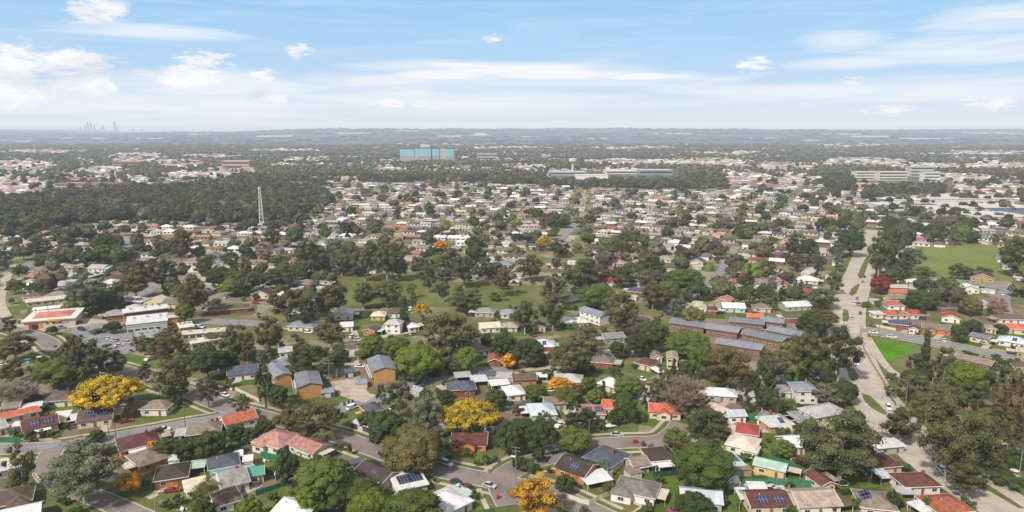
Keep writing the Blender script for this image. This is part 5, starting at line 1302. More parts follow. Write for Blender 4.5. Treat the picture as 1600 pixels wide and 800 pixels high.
# ------------------------------------------------------------------ tree stuff
SG = {'suburb': [((.10, .102, .048), 5), ((.075, .085, .038), 5), ((.12, .10, .06), 3), ((.065, .09, .03), 4), ((.12, .15, .035), 1.6), ((.15, .15, .10), 1.5), ((.6, .33, .03), .05), ((.26, .17, .13), .3)],
      'forest': [((.08, .086, .043), 6), ((.058, .065, .034), 4), ((.11, .098, .053), 3), ((.14, .14, .09), 1)]}
def tmpl(n, leaf, seed):
    rg = np.random.default_rng(seed); cs, rs = clumps('gum' if seed % 2 else 'round', 10, 9.5, rg)
    V_, T_ = leaves(cs, rs, leaf, 1.0, rg, .8, .9, 0, .3); m = len(V_)//4
    idx = rg.permutation(m)[:n]; V_ = V_.reshape(m, 4, 3)[idx].reshape(-1, 3); T_ = T_.reshape(m, 4, 4)[idx].reshape(-1, 4)
    # trunk
    q_ = np.array([(-.25, 0, 0), (.25, 0, 0), (.12, 0, 5), (-.12, 0, 5), (0, -.25, 0), (0, .25, 0), (0, .12, 5), (0, -.12, 5)])
    return np.concatenate([V_, q_]), np.concatenate([T_, np.full((8, 4), 2.2)])
def blobt(seed, lumps, sub):
    import bmesh
    rg = np.random.default_rng(seed); Vs, Ts = [], []
    for k in range(lumps):
        bm = bmesh.new(); bmesh.ops.create_icosphere(bm, subdivisions=sub, radius=1); P_ = np.array([v.co[:] for v in bm.verts]); Fc = [[v.index for v in f.verts] for f in bm.faces]; bm.free()
        a = 6.28*k/lumps+rg.uniform(-.5, .5); q_ = 0 if k == 0 else rg.uniform(1.8, 3.2); rr = rg.uniform(2.2, 3.4) if k else 3.3
        P_ = P_*(1+.2*rg.normal(size=(len(P_), 1)))*rr*np.array((1, 1, .75))+np.array((q_*math.cos(a), q_*math.sin(a), rg.uniform(4.5, 6.4) if k else 6.6))
        h_ = rg.uniform(.75, 1.25)
        for f in Fc:
            t_ = h_*rg.uniform(.8, 1.2); Vs += [P_[f[0]], P_[f[1]], P_[f[2]], P_[f[2]]]; Ts += [(t_, t_, t_, 1)]*4
    return np.array(Vs), np.array(Ts)
def both(a, b, k):
    return np.concatenate([a[0]*np.array((k, k, .95)), b[0]]), np.concatenate([a[1]*np.array((.8, .8, .8, 1)), b[1]])
LOD = [[both(blobt(s+50, 5, 1), tmpl(300, .95, s), 1.08) for s in range(6)], [both(blobt(s+70, 4, 1), tmpl(80, 1.5, s*2+10), 1.1) for s in range(6)], [blobt(s, 3, 1) for s in range(6)]]
def emit(items, name, label):
    Vs, Ts = [], []
    for (x, y, z, w, h, c, lod) in items:
        tv, tt = LOD[lod][rnd.randrange(6)]; a = rnd.uniform(0, 6.28); ca, sa = math.cos(a), math.sin(a)
        k = w/10; v = np.empty_like(tv); v[:, 0] = x+(tv[:, 0]*ca-tv[:, 1]*sa)*k; v[:, 1] = y+(tv[:, 0]*sa+tv[:, 1]*ca)*k; v[:, 2] = z+tv[:, 2]*h/9.5
        t = tt*np.array((*c, 1)); Vs.append(v); Ts.append(t)
    o = link(name, qmesh(name, np.concatenate(Vs), np.concatenate(Ts), M['vleaf'])); tag(o, kind='stuff', cat='trees', label=label)
def pick(tab):
    s = sum(w for _, w in tab); r = rnd.uniform(0, s)
    for c, w in tab:
        r -= w
        if r <= 0: break
    k = rnd.uniform(.62, 1.3); return tuple(q_*k for q_ in c)
items, near = [], []
for _ in range(15000):
    y = rnd.uniform(Y0-30, Y1+60)**1.0; y = Y0+(Y1-Y0)*rnd.random()**.9; x = rnd.uniform(-.83, .83)*y
    px, py = PX(x, y)
    z = zone(px, py)
    if z == 'park' or (z == 'indus' and rnd.random() < .9) or rdist(x, y) < 2.5: continue
    if z == 'indus': z = 'forest'
    if z == 'suburb':
        nz = fb(x*4, y*4)
        dens = (.33 if px < 500 else .36)+nz*.5
        if py < 350 and 430 < px < 1300: dens = .17+nz*.3
        elif py < 395 and 480 < px < 1330: dens = .24+nz*.4
        if rnd.random() > dens: continue
        w = rnd.choice([3, 4, 5, 6, 8, 10, 12, 14, 16])
        if not free(x, y, w*.12): continue
        occ_add(x, y, w*.22)
    else: w = rnd.uniform(8, 15)
    near.append((x, y, 0, w, w*rnd.uniform(.8, 1.25), pick(SG[z]), 0 if y < 800 else 1))
for _ in range(4300):    # the big wood on the left
    px, py = rnd.uniform(-60, 520), rnd.uniform(287, 380)
    if zone(px, py) != 'forest': continue
    x, y, _z = P(px, py); w = rnd.uniform(9, 19) if rnd.random() < .9 else rnd.uniform(19, 27)
    if px > 520 or px < -60 or fb(x*2.3, y*2.3, 1, 2) > .5: continue
    items.append((x, y, 0, w, rnd.uniform(9, 15)+w*.3, pick(SG['forest']), 0 if y < 1150 else 1))
near.sort(key=lambda t: t[1])
nt_ = sum(1 for t in THINGS if t['cat'] == 'tree')
cl2k = ['gum', 'dgum', 'bgum', 'bushy', 'green', 'ggum']
while nt_ < 299 and near:
    t = near.pop(0)
    tree_at(t[0], t[1], t[3], t[4], rnd.choice(cl2k)); nt_ += 1
items += near
emit(items, 'suburban_trees', 'dense scatter of dark gums and garden trees between the far houses')
HT = {}
def hh(x, y):
    t = max(0, min(1, (y-5500)/7500)); t = t*t*(3-2*t)
    return t*(118+34*math.sin(x*.00031+1.0)+20*math.sin(x*.0009+y*.0004)+9*math.sin(x*.0023+y*.0011+2)+6*math.sin(x*.006+1.7)) - 2*(1-t) + max(0, (y-9000)/9000)*24 + t*(60*math.exp(-((x/y*F+150)/170)**2)+55*math.exp(-((x/y*F-720)/230)**2)+25*math.exp(-((x/y*F+640)/200)**2))*.7
items = []
for _ in range(36000):
    y = Y1*((5600/Y1)**(rnd.random()**.8)); x = rnd.uniform(-.83, .83)*y; px, py = PX(x, y); z = zone(px, py)
    if z in ('indus', 'park'): continue
    if z != 'forest' and incl(px, py) and rnd.random() < .93: continue
    if z != 'forest' and fb(x, y) > -.02 and rnd.random() < .7: continue
    if 622 < px < 714 and 246 < py < 254: continue
    k = 1+max(0, (y-2000)/1300); w = rnd.uniform(9, 17)*k; items.append((x, y, 0, w, rnd.uniform(9, 16)*(1+.12*(k-1)), pick(SG['forest'] if rnd.random() < .75 else SG['suburb']), 1 if y < 1700 else 2))
for _ in range(3600):
    y = 5600*((15500/5600)**rnd.random()); x = rnd.uniform(-.85, .85)*y
    if fb(x*.35, y*.35) > .3: continue
    w = rnd.uniform(60, 150); items.append((x, y, hh(x, y)-2, w, rnd.uniform(10, 18), tuple(q_*c_ for q_, c_ in zip(pick(SG['forest']), (.9, 1.15, 1.9))), 2))  # bluish cast puts distance haze into the foliage colour
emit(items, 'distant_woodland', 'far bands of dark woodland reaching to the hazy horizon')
# hills
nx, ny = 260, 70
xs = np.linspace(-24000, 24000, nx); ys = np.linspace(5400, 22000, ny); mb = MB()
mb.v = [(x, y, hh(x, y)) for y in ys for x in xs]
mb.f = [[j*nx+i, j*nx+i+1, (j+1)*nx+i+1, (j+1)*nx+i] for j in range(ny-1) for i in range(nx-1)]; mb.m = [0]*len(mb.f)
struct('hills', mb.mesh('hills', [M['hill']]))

# ------------------------------------------------------------------ distant landmarks
def block(name, px, pyb, wpx, hpx, dm, col, label, cat='building', roofc=(.6, .6, .6), group=None, rowsn=0, y=None, rz=0, z0=0, vis=None, wincol=None, mat='render'):
    p = P(px, pyb) if y is None else None
    if y is not None: p = ((px-800)/F*y/cp*1.0, y, 0)
    s = F/(p[1]*cp+ (CH)*sp)
    w, h = wpx/s, hpx/s
    r = link(name, None, None, (p[0], p[1]+dm/2, z0), rz)
    m = MB(); m.box(-w/2, w/2, -dm/2, dm/2, 0, h); link('wall', m.mesh('wall', [M[mat]]), r, color=col)
    m = MB(); m.box(-w/2-.6, w/2+.6, -dm/2-.6, dm/2+.6, h+.02, h+max(.5, h*.06)); link('roof', m.mesh('roof', [M['metal']]), r, color=roofc)
    for k in range(rowsn):
        z = h*(k+.35)/rowsn; hz = h*.38/rowsn
        m = MB(); m.box(-w/2+w*.02, w/2-w*.02, -dm/2-.25, -dm/2-.02, z, z+hz); link('window', m.mesh('window', [M['glass']] if wincol is None else [M['plain']]), r, color=wincol or (1, 1, 1))
        r.children[-1]['kind'] = 'stuff' if False else 'part'
        del r.children[-1]['kind']
    tag(r, label=label, cat=cat, group=group); return r
# teal glass hospital
y_ = P(668, 254)[1]; s_ = F/(y_*cp+CH*sp); hx = (668-800)/s_
r = link('hospital', None, None, (hx, y_, 0), 0)
tot = 84/s_; hgt = 22/s_
for (u0, u1, off, hm) in ((0, .27, 0, .95), (.31, .58, 4, 1.0), (.59, .73, 0, .98), (.86, 1.0, 6, .96)):
    m = MB(); m.box(-tot/2+u0*tot, -tot/2+u1*tot, -12-off, 12, hgt*.42, hgt*hm); link('glass_wing', m.mesh('glass_wing', [M['plain']]), r, color=(.24, .47, .56))
    m = MB(); m.box(-tot/2+u0*tot+.4, -tot/2+u1*tot-.4, -11-off, 11.5, 0, hgt*.418); link('podium', m.mesh('podium', [M['render']]), r, color=(.34, .31, .29))
    for k in range(3):
        z = hgt*(.48+.15*k); m = MB(); m.box(-tot/2+u0*tot+1, -tot/2+u1*tot-1, -12.3-off, -12.02-off, z, z+.8); link('spandrel', m.mesh('spandrel', [M['plain']]), r, color=(.24, .50, .60))
    m = MB(); m.box(-tot/2+u0*tot-.5, -tot/2+u1*tot+.5, -12.6-off, 12.5, hgt*hm+.02, hgt*(hm+.07)); link('roof', m.mesh('roof', [M['metal']]), r, color=(.10, .14, .22))
m = MB(); m.box(-tot/2+.27*tot+.5, -tot/2+.31*tot-.5, -10, 10, 0, hgt*1.02); m.box(-tot/2+.74*tot, -tot/2+.855*tot, -10, 11, 0, hgt*.97); link('stair_tower', m.mesh('stair_tower', [M['render']]), r, color=(.42, .38, .38))
m = MB(); m.box(-tot*.12, tot*.05, -6, 6, hgt*1.08, hgt*1.25); link('plant_room', m.mesh('plant_room', [M['render']]), r, color=(.55, .53, .5))
tag(r, label='large teal glass hospital building rising above the distant trees', cat='building')
BL = [('office_block', 745+16, 254, 30, 13, 30, (.42, .4, .4), 'grey office block with overhanging flat roof right of the teal building', 3, (.55, .55, .56)),
 ('warehouse', 862+25, 274, 58, 5, 60, (.42, .44, .48), 'grey-blue hall left half of the distant factory complex', 1, (.5, .52, .56)),
 ('warehouse', 975, 272, 56, 5, 70, (.62, .6, .57), 'long white hall in the middle of the distant factory complex', 1, (.7, .69, .66)),
 ('warehouse', 1025, 273, 52, 7, 50, (.27, .30, .37), 'dark blue hall at the right end of the distant factory complex', 1, (.6, .6, .62)),
 ('warehouse', 925, 280, 50, 6, 40, (.7, .68, .64), 'low white shed in front of the distant factory complex', 0, (.75, .74, .72)),
 ('apartment_block', 1355, 281, 36, 12, 25, (.60, .58, .52), 'white apartment block leftmost in the distant row', 3, (.6, .6, .6)),
 ('apartment_block', 1395, 282, 44, 13, 25, (.58, .54, .5), 'long cream apartment block in the middle of the distant row', 3, (.65, .62, .6)),
 ('apartment_block', 1440, 276, 36, 15, 25, (.50, .46, .42), 'tan apartment block behind the right end of the distant row', 3, (.5, .5, .5)),
 ('apartment_block', 1456, 284, 24, 14, 20, (.62, .64, .66), 'pale grey apartment block at the right end of the distant row', 3, (.65, .66, .68)),
 ('warehouse', 1425, 318, 120-50, 5, 60, (.62, .6, .57), 'white shed with low roof leftmost among the right warehouses', 0, (.72, .71, .70)),
 ('warehouse', 1520, 318, 130, 7, 90, (.6, .57, .52), 'broad cream warehouse behind the other right warehouses', 0, (.66, .62, .58)),
 ('warehouse', 1560, 331, 130, 6, 70, (.12, .17, .34), 'warehouse with blue fascia in the middle of the right warehouses', 0, (.66, .62, .58)),
 ('warehouse', 1500, 333, 90, 5, 60, (.62, .6, .56), 'white flat warehouse left of the blue fascia one', 0, (.66, .62, .58)),
 ('warehouse', 1570, 346, 90, 7, 60, (.60, .52, .40), 'nearest tan walled warehouse at the right edge', 0, (.66, .62, .58)),
 ('warehouse', 1393, 329, 40, 8, 40, (.55, .58, .62), 'pale blue shed left of the right warehouses', 1, (.62, .68, .74)),
 ('warehouse', 1500, 243, 165, 3, 120, (.65, .65, .66), 'very long white warehouse far off at right', 0, (.72, .72, .72)),
 ('school_block', 110, 296, 50, 9, 40, (.55, .38, .22), 'long tan block with pink roof left part of the large complex', 2, (.40, .20, .18)),
 ('school_block', 156, 298, 46, 10, 45, (.55, .40, .26), 'tan block with pink roof right part of the large complex', 2, (.36, .16, .15)),
 ('school_block', 125, 288, 34, 9, 30, (.50, .38, .26), 'upper tan block with pink roof behind the large complex', 1, (.38, .18, .16)),
 ('brick_block', 198, 262, 44, 9, 40, (.42, .22, .15), 'salmon brick block beyond the dark wood', 2, (.42, .26, .22)),
 ('brick_block', 368, 264, 42, 12, 35, (.48, .30, .18), 'tan brick block with pale roof beyond the right part of the wood', 2, (.6, .55, .52)),
 ('shed_row', 300, 284, 90, 3, 20, (.55, .52, .48), 'long low pale building along the top edge of the wood', 0, (.6, .57, .54)),
 ('long_roof', 1200-0, 294, 1+40, 5, 20, (.4, .28, .2), 'low salmon roofed block above the right suburb', 0, (.5, .25, .2)),
 ('civic_hall', 590, 279, 34, 4, 20, (.45, .28, .2), 'low salmon roofed hall above the centre suburb', 0, (.5, .22, .15)),
 ('civic_hall', 700, 284, 40, 5, 20, (.5, .35, .25), 'long salmon roofed hall right of the centre suburb', 0, (.55, .26, .18)),
 ('brick_block', 18+20, 262, 40, 5, 40, (.6, .58, .55), 'white roofed sheds near the left edge', 0, (.72, .71, .69))]
for (nm, px, py, w, h, dm, col, lab, rows_, rfc) in BL: block({'long_roof': 'brick_block', 'shed_row': 'warehouse'}.get(nm, nm), px, py, w, h, dm, col, lab, roofc=rfc, rowsn=rows_)
# far white sheds in the haze (on the hills)
fw = [(40,7500,60,1.6),(120,9000,40,1.4),(170,8500,26,1.6),(250,8200,40,1.5),(440,8800,55,2.2),(560,9200,50,2),(640,10500,36,1.6),(820,8600,40,1.5),(1045,9800,56,2.0),(1300,9000,60,1.8),(1345,8200,52,2.6),(1430,7600,80,2.2),(1520,9500,60,2.2),(1570,9800,60,2),(1180,8200,40,1.5),(930,8000,30,1.4),(330,10200,40,1.4),(705,8400,36,2),(1250,7400,34,1.5),(1480,6800,40,1.5)]
for i, (px, yy, w, h) in enumerate(fw):
    x = (px-800)/F*yy; b = block('far_warehouse', px, 0, w, h, 150, (.62, .62, .62), '', roofc=(.7, .7, .7), y=yy, z0=hh(x, yy)-3); 
    tag(b, 'pale warehouse roof in the haze', 'building', 'far warehouses in the haze', px=(px, 222))
# stadium dome
yy = 9000; x = (752-800)/F*yy; m = MB(); n = 16
m.v = [(100*math.cos(math.pi*i/n), 60*k, 38*math.sin(math.pi*i/n)) for k in (-1, 1) for i in range(n+1)]; m.f = [[i, i+1, n+2+i, n+1+i] for i in range(n)]+[list(range(n, -1, -1)), list(range(n+1, 2*n+2))]; m.m = [0]*(n+2)
r = link('arched_hall', None, None, (x, yy, hh(x, yy)-3)); link('roof', m.mesh('roof', [M['metal']]), r, color=(.72, .74, .75)); m = MB(); m.box(-130, 130, -62, -61, 0, 9); link('wall', m.mesh('wall', [M['render']]), r, color=(.5, .5, .5)); tag(r, label='white arched hall roof on the far hillside', cat='building')
# city skyline
for i, (px, w, h, nmx) in enumerate([(137,2.0,6,''),(144,1.4,8,''),(148,3,13,''),(153,2.6,12,''),(158,2,9,''),(168,2,6,''),(172,2.4,8,''),(189,3.4,13,''),(193,2,8,''),(217,2,4,''),(231,2,3,'')]):
    yy = 16500; x = (px-800)/F*yy; s_ = F/yy; ww, hg = w*.8/s_, (h+2)/s_
    r = link('skyscraper', None, None, (x, yy, 120)); m = MB(); m.box(-ww/2, ww/2, -20, 20, 0, hg); link('wall', m.mesh('wall', [M['render']]), r, color=(.60, .66, .76))  # distance haze painted into the pale blue tower colour
    m = MB(); m.box(-ww/4, ww/4, -9, 9, hg+.1, hg*1.05); link('plant_room', m.mesh('plant_room', [M['render']]), r, color=(.60, .66, .76))
    tag(r, 'tall' if False else ('hazy city skyscraper' if h > 7 else 'low hazy city tower'), 'skyscraper', 'city skyline on the horizon', px=(px, 195))
# telecom lattice towers
def lattice(px, pyb, h, w0, w1, col, label, name='lattice_tower'):
    p = P(px, pyb); r = link(name, None, None, (p[0], p[1], 0), .4); m = MB(); n = 10
    for i in range(4):
        a = math.pi/4+i*math.pi/2; m.tube([(w0*math.cos(a), w0*math.sin(a), 0), (w1*math.cos(a), w1*math.sin(a), h)], [.22*w0/2.2, .16*w0/2.2], 5)
    for k in range(n):
        z0, z1 = h*k/n, h*(k+1)/n; r0, r1 = w0+(w1-w0)*k/n, w0+(w1-w0)*(k+1)/n
        for i in range(4):
            a, b = math.pi/4+i*math.pi/2, math.pi/4+(i+1)*math.pi/2; m.tube([(r0*math.cos(a), r0*math.sin(a), z0), (r1*math.cos(b), r1*math.sin(b), z1)], [.1, .1], 4, 0, False)
            m.tube([(r1*math.cos(a), r1*math.sin(a), z1), (r1*math.cos(b), r1*math.sin(b), z1)], [.1, .1], 4, 0, False)
    link('frame', m.mesh('frame', [M['plain']]), r, color=col)
    m = MB()
    for i in range(6): a = i*math.pi/3; m.box(math.cos(a)*1.5-.2, math.cos(a)*1.5+.2, math.sin(a)*1.5-.2, math.sin(a)*1.5+.2, h-3, h-.3)
    link('antenna', m.mesh('antenna', [M['plain']]), r, color=(.7, .7, .7)); tag(r, label=label, cat='tower')
lattice(409, 352, 46, 3.2, 1.2, (.8, .79, .77), 'pale lattice tower standing at the front edge of the dark wood')
lattice(1017, 366, 38, .9, .45, (.5, .5, .5), 'thin grey lattice mast among the houses right of centre')
# water tower
p = P(895, 268); r = link('water_tower', None, None, (p[0], p[1], 0)); m = MB(); m.tube([(0, 0, 0), (0, 0, 24)], [4, 3.5], 14); link('shaft', m.mesh('shaft', [M['render']]), r, color=(.55, .52, .48))
m = MB(); m.tube([(0, 0, 24), (0, 0, 29), (0, 0, 36), (0, 0, 37)], [4, 11, 11.5, 10], 18); link('tank', m.mesh('tank', [M['render']]), r, color=(.64, .6, .56)); tag(r, label='cream mushroom-shaped water tower above the factory complex', cat='water tower')
for (px, py, h) in [(171,352,20),(233,350,22),(291,348,15),(315,348,16),(343,350,20),(606,350,22),(452,340,14),(800,310,18),(332,366,16)]: pole(px, py, h, 'pp', 'tall transmission pole with crossarms')

# ------------------------------------------------------------------ small clutter in near yards
def clutterok(x, y): return free(x, y, 1.3) and rdist(x, y) > 2.2
nsb = 0
for _ in range(3500):
    px, py = rnd.uniform(0, 1600), rnd.uniform(487, 800); x, y, _z = P(px, py)
    if not clutterok(x, y) or zone(px, py) == 'park': continue
    if any(inpoly(px, py, g[1]) for g in GR[:14]): continue
    if nsb >= 280: break
    nsb += 1; w = rnd.uniform(1.8, 5.2); occ_add(x, y, w*.5)
    tree_at(x, y, w, w*rnd.uniform(.7, 1.1), 'shrub' if rnd.random() < .92 else 'rshrub')
def gspot(n, r_, lo=545):
    out_ = []
    for _ in range(4000):
        px, py = rnd.uniform(0, 1600), rnd.uniform(lo, 800); x, y, _z = P(px, py)
        if not free(x, y, r_) or rdist(x, y) < 3.5 or zone(px, py) == 'park' or inpoly(px, py, GR[2][1]): continue
        occ_add(x, y, r_); out_.append((x, y))
        if len(out_) >= n: break
    return out_
m = MB(); m.tube([(0, 0, 0), (0, 0, 1.9)], [.04, .04], 6)
for a in range(4): m.tube([(0, 0, 1.75), (1.5*math.cos(a*1.571), 1.5*math.sin(a*1.571), 1.95)], [.03, .02], 4)
for q_ in (.7, 1.1, 1.45):
    for a in range(4): m.tube([(q_*math.cos(a*1.571), q_*math.sin(a*1.571), 1.9), (q_*math.cos(a*1.571+1.571), q_*math.sin(a*1.571+1.571), 1.9)], [.02, .02], 3)
CLM = m.mesh('clothesline_frame', [M['galv']])
m = MB(); [m.box(-.9+k*.62, -.45+k*.62, .68, .71, .75, 1.85) for k in range(3)]; WSH = m.mesh('washing', [M['plain']])
for i, (x, y) in enumerate(gspot(26, 1.8)):
    r = link('clothesline', None, None, (x, y, .02), rnd.uniform(0, 3)); link('frame', CLM, r)
    if i % 2: link('washing', WSH, r, color=rnd.choice([(.7, .7, .72), (.2, .3, .5), (.6, .3, .3)]))
    tag(r, 'rotary clothesline hung with washing' if i % 2 else 'empty rotary clothesline', 'clothesline', 'clotheslines in the back yards')
m = MB(); m.tube([(0, 0, 0), (0, 0, 1.9), (0, 0, 2.15)], [1.05, 1.05, .3], 14); TKM = m.mesh('tank_body', [M['metal']])
for i, (x, y) in enumerate(gspot(22, 1.4)):
    c_ = ('cream', 'mint', 'grey')[i % 3]; r = link('water_tank', None, None, (x, y, .02)); link('tank', TKM, r, color=RC[c_]); tag(r, f'round {c_} rainwater tank', 'water tank', 'rainwater tanks in the yards')
m = MB(); m.box(-.8, .8, -.5, .5, .7, .76); [m.box(a-.04, a+.04, b-.04, b+.04, 0, .7) for a in (-.7, .7) for b in (-.4, .4)]; TBM = m.mesh('table', [M['trim']])
m = MB(); m.box(-.22, .22, -.22, .22, .4, .46); m.box(-.22, .22, .18, .22, .46, .9); [m.box(a-.02, a+.02, b-.02, b+.02, 0, .4) for a in (-.2, .2) for b in (-.2, .2)]; CHM = m.mesh('chair', [M['trim']])
m = MB(); m.tube([(0, 0, .76), (0, 0, 2.3)], [.03, .03], 5); n = 8; m.add([(0, 0, 2.5)]+[(1.4*math.cos(i*.785), 1.4*math.sin(i*.785), 2.05) for i in range(8)], [(0, i+1, (i+1) % 8+1) for i in range(8)]); UMM = m.mesh('parasol', [M['plain']])
for i, (x, y) in enumerate(gspot(26, 1.8)):
    r = link('garden_table', None, None, (x, y, .02), rnd.uniform(0, 3)); link('table_top', TBM, r)
    for a in range(4): c_ = link('garden_chair', CHM, None, (x+1.25*math.cos(a*1.57+.4), y+.95*math.sin(a*1.57+.4), .02), a*1.57+.4-1.57); tag(c_, 'white garden chair', 'chair', 'garden chairs in the back yards')
    if i % 2: link('parasol', UMM, r, color=rnd.choice([(.05, .2, .12), (.1, .2, .5), (.6, .55, .45)]))
    tag(r, 'garden table with parasol' if i % 2 else 'bare garden table', 'table', 'garden tables in the back yards')
nc = 0
for _ in range(900):    # cars in drives of the middle distance
    px, py = rnd.uniform(0, 1600), rnd.uniform(380, 600); x, y, _z = P(px, py)
    if not free(x, y, 2.6) or rdist(x, y) < 1 or zone(px, py) != 'suburb': continue
    if nc >= 110: break
    nc += 1; occ_add(x, y, 3); car_w(x, y, rnd.choice((-R(27), R(63), -R(8), R(82))), rnd.choice(['sedan', 'suv', 'sedan', 'ute', 'van']), rnd.choice(['white', 'white', 'silver', 'grey', 'black', 'dark blue', 'red']), parts=py > 470)
# driveways from near houses to the closest street
k = 0
for t in [t for t in THINGS if t['cat'] == 'house' and t['px'][1] > 500]:
    x, y = t['o'].location.x, t['o'].location.y; j = np.hypot(allsm[:, 0]-x, allsm[:, 1]-y)
    i = j.argmin()
    if 9 < j[i] < 38:
        k += 1; e = np.array((x, y)); q_ = allsm[i, :2]; d = (q_-e)/j[i]; q_ = q_-d*(allsm[i, 2]-.4)
        e = e+d*2; ribbon(np.array([e+(q_-e)*u for u in np.linspace(0, 1, 4)]), 3.2, .128+.00003*k, 'driveway', M['drive'], 3.5)

# ------------------------------------------------------------------ labels that single each thing out
LM = [('the left golden tree', 170, 630), ('the big grey-green gum at bottom left', 130, 760), ('the coral roofed corner shop', 75, 505), ('the green walled shops', 230, 515), ('the orange brick flats', 485, 610),
 ('the central golden tree', 735, 650), ('the bottom street junction', 785, 750), ('the cul-de-sac', 1050, 688), ('the vivid green reserve', 1392, 550), ('the road bend by the medians', 1340, 590),
 ('the middle park', 690, 460), ('the playing field', 1500, 412), ('the long brown flats', 1140, 525), ('the dark wood', 280, 340), ('the pale lattice tower', 408, 345), ('the thin grey mast', 1017, 362),
 ('the three bins', 545, 632), ('the tallest dark gum', 1475, 700), ('the very wide olive-brown gum', 1315, 710), ('the pink bare tree', 735, 540), ('the far left highway', 25, 425), ('the white apartment row', 1400, 280),
 ('the teal glass building', 668, 250), ('the bottom orange-gold tree', 838, 775), ('the pink roofed white house', 430, 690), ('the red brick long house', 355, 485), ('the middle court', 220, 455), ('the twin cypresses', 1175, 435),
 ('the centre side street', 890, 362), ('the straight main road', 1335, 460), ('the black open gum', 1310, 550), ('the round blue pool', 1226, 598), ('the city skyline', 165, 195)]
ORD = ['', 'second', 'third', 'fourth', 'fifth', 'sixth', 'seventh', 'eighth', 'ninth', 'tenth', 'eleventh', 'twelfth', 'thirteenth', 'fourteenth', 'fifteenth', 'sixteenth', 'seventeenth', 'eighteenth', 'nineteenth', 'twentieth']
from collections import defaultdict
bk = defaultdict(list)
for t in THINGS:
    px, py = t['px']; b = min(LM, key=lambda l: (l[1]-px)**2+(1.8*(l[2]-py))**2)
    dx, dy = px-b[1], (py-b[2])*1.8; d = math.hypot(dx, dy)
    if d < 14: rel = 'beside'
    elif abs(dx) > 2.2*abs(dy): rel = 'right of' if dx > 0 else 'left of'
    elif abs(dy) > 2.2*abs(dx): rel = 'in front of' if dy > 0 else 'behind'
    else: rel = ('in front and ' if dy > 0 else 'behind and ')+('right of' if dx > 0 else 'left of')
    bk[(t['look'], rel, b[0])].append((d, t))
for (look, rel, lm), l in bk.items():
    l.sort(key=lambda q_: q_[0])
    for i, (d, t) in enumerate(l):
        if len(l) == 1: s = f'{look}, {rel} {lm}'
        elif i == 0: s = f'{look}, nearest one {rel} {lm}'
        elif i < 20: s = f'{look}, {ORD[i]} nearest {rel} {lm}'
        else: s = f'{look}, farthest off {rel} {lm}'
        w = s.split()
        if len(w) > 16: s = s.replace('house with ', 'house, ').replace(' and solar panels', ' with solar')
        if len(s.split()) > 16: s = s.replace('in front and ', 'front ').replace('behind and ', 'back ').replace('nearest one ', '')
        if len(s.split()) > 16: s = s.replace('the ', '')
        t['o']['label'] = s

# ------------------------------------------------------------------ haze: air volume that absorbs and glows, emission standing in for scattered light
m = bpy.data.materials.new('emissive_haze'); m.use_nodes = True; nt = m.node_tree; nt.nodes.clear()
SIG = .9e-4; HZ = (.60, .655, .75)
out = nt.nodes.new('ShaderNodeOutputMaterial'); ab = nt.nodes.new('ShaderNodeVolumeAbsorption'); em = nt.nodes.new('ShaderNodeEmission'); ad = nt.nodes.new('ShaderNodeAddShader')
ab.inputs['Color'].default_value = (0, 0, 0, 1); ab.inputs['Density'].default_value = SIG
em.inputs['Color'].default_value = (*HZ, 1); em.inputs['Strength'].default_value = SIG
nt.links.new(ab.outputs[0], ad.inputs[0]); nt.links.new(em.outputs[0], ad.inputs[1]); nt.links.new(ad.outputs[0], out.inputs['Volume'])
mb = MB(); mb.box(-29000, 29000, -700, 23000, -20, 185); struct('haze', mb.mesh('haze', [m]))

# ------------------------------------------------------------------ light, sky, camera
SUN_EL, SUN_AZ = R(44), R(218)   # azimuth measured clockwise from the view direction: behind and to the left
w = bpy.data.worlds.new('World'); S.world = w; w.use_nodes = True; nt = w.node_tree; bg = nt.nodes['Background']
sky = nt.nodes.new('ShaderNodeTexSky'); sky.sky_type = 'NISHITA'; sky.sun_disc = False; sky.sun_elevation = SUN_EL; sky.sun_rotation = SUN_AZ; sky.air_density = 1; sky.dust_density = 1.5
tc = nt.nodes.new('ShaderNodeTexCoord').outputs['Generated']
sx = nt.nodes.new('ShaderNodeSeparateXYZ'); nt.links.new(tc, sx.inputs[0])
def mth(op, a, b=None, c=None, clamp=False):
    n = nt.nodes.new('ShaderNodeMath'); n.operation = op; n.use_clamp = clamp
    for i, v in enumerate((a, b, c)):
        if v is None: continue
        if hasattr(v, 'is_output'): nt.links.new(v, n.inputs[i])
        else: n.inputs[i].default_value = v
    return n.outputs[0]
az = mth('ARCTAN2', sx.outputs[0], sx.outputs[1]); el = mth('ARCSINE', sx.outputs[2])
skys = mixc(nt, 1.0, sky.outputs[0], (.11, .11, .11), 'MULTIPLY')
deg = 1/R(1)
eld = mth('MULTIPLY', el, deg)
fr = mth('DIVIDE', eld, 40.0, clamp=True)
gr = ramp(nt, fr, [(0, (1.75, 1.78, 1.82)), (.008, (1.15, 1.18, 1.24)), (.025, (.86, .90, .99)), (.06, (.72, .84, 1.0)), (.11, (.53, .74, .99)), (.18, (.42, .69, .985)), (.27, (.33, .62, .96)), (.5, (.53, .53, .56)), (1.0, (.53, .515, .51))])
base = mixc(nt, .88, skys, gr.outputs['Color'])
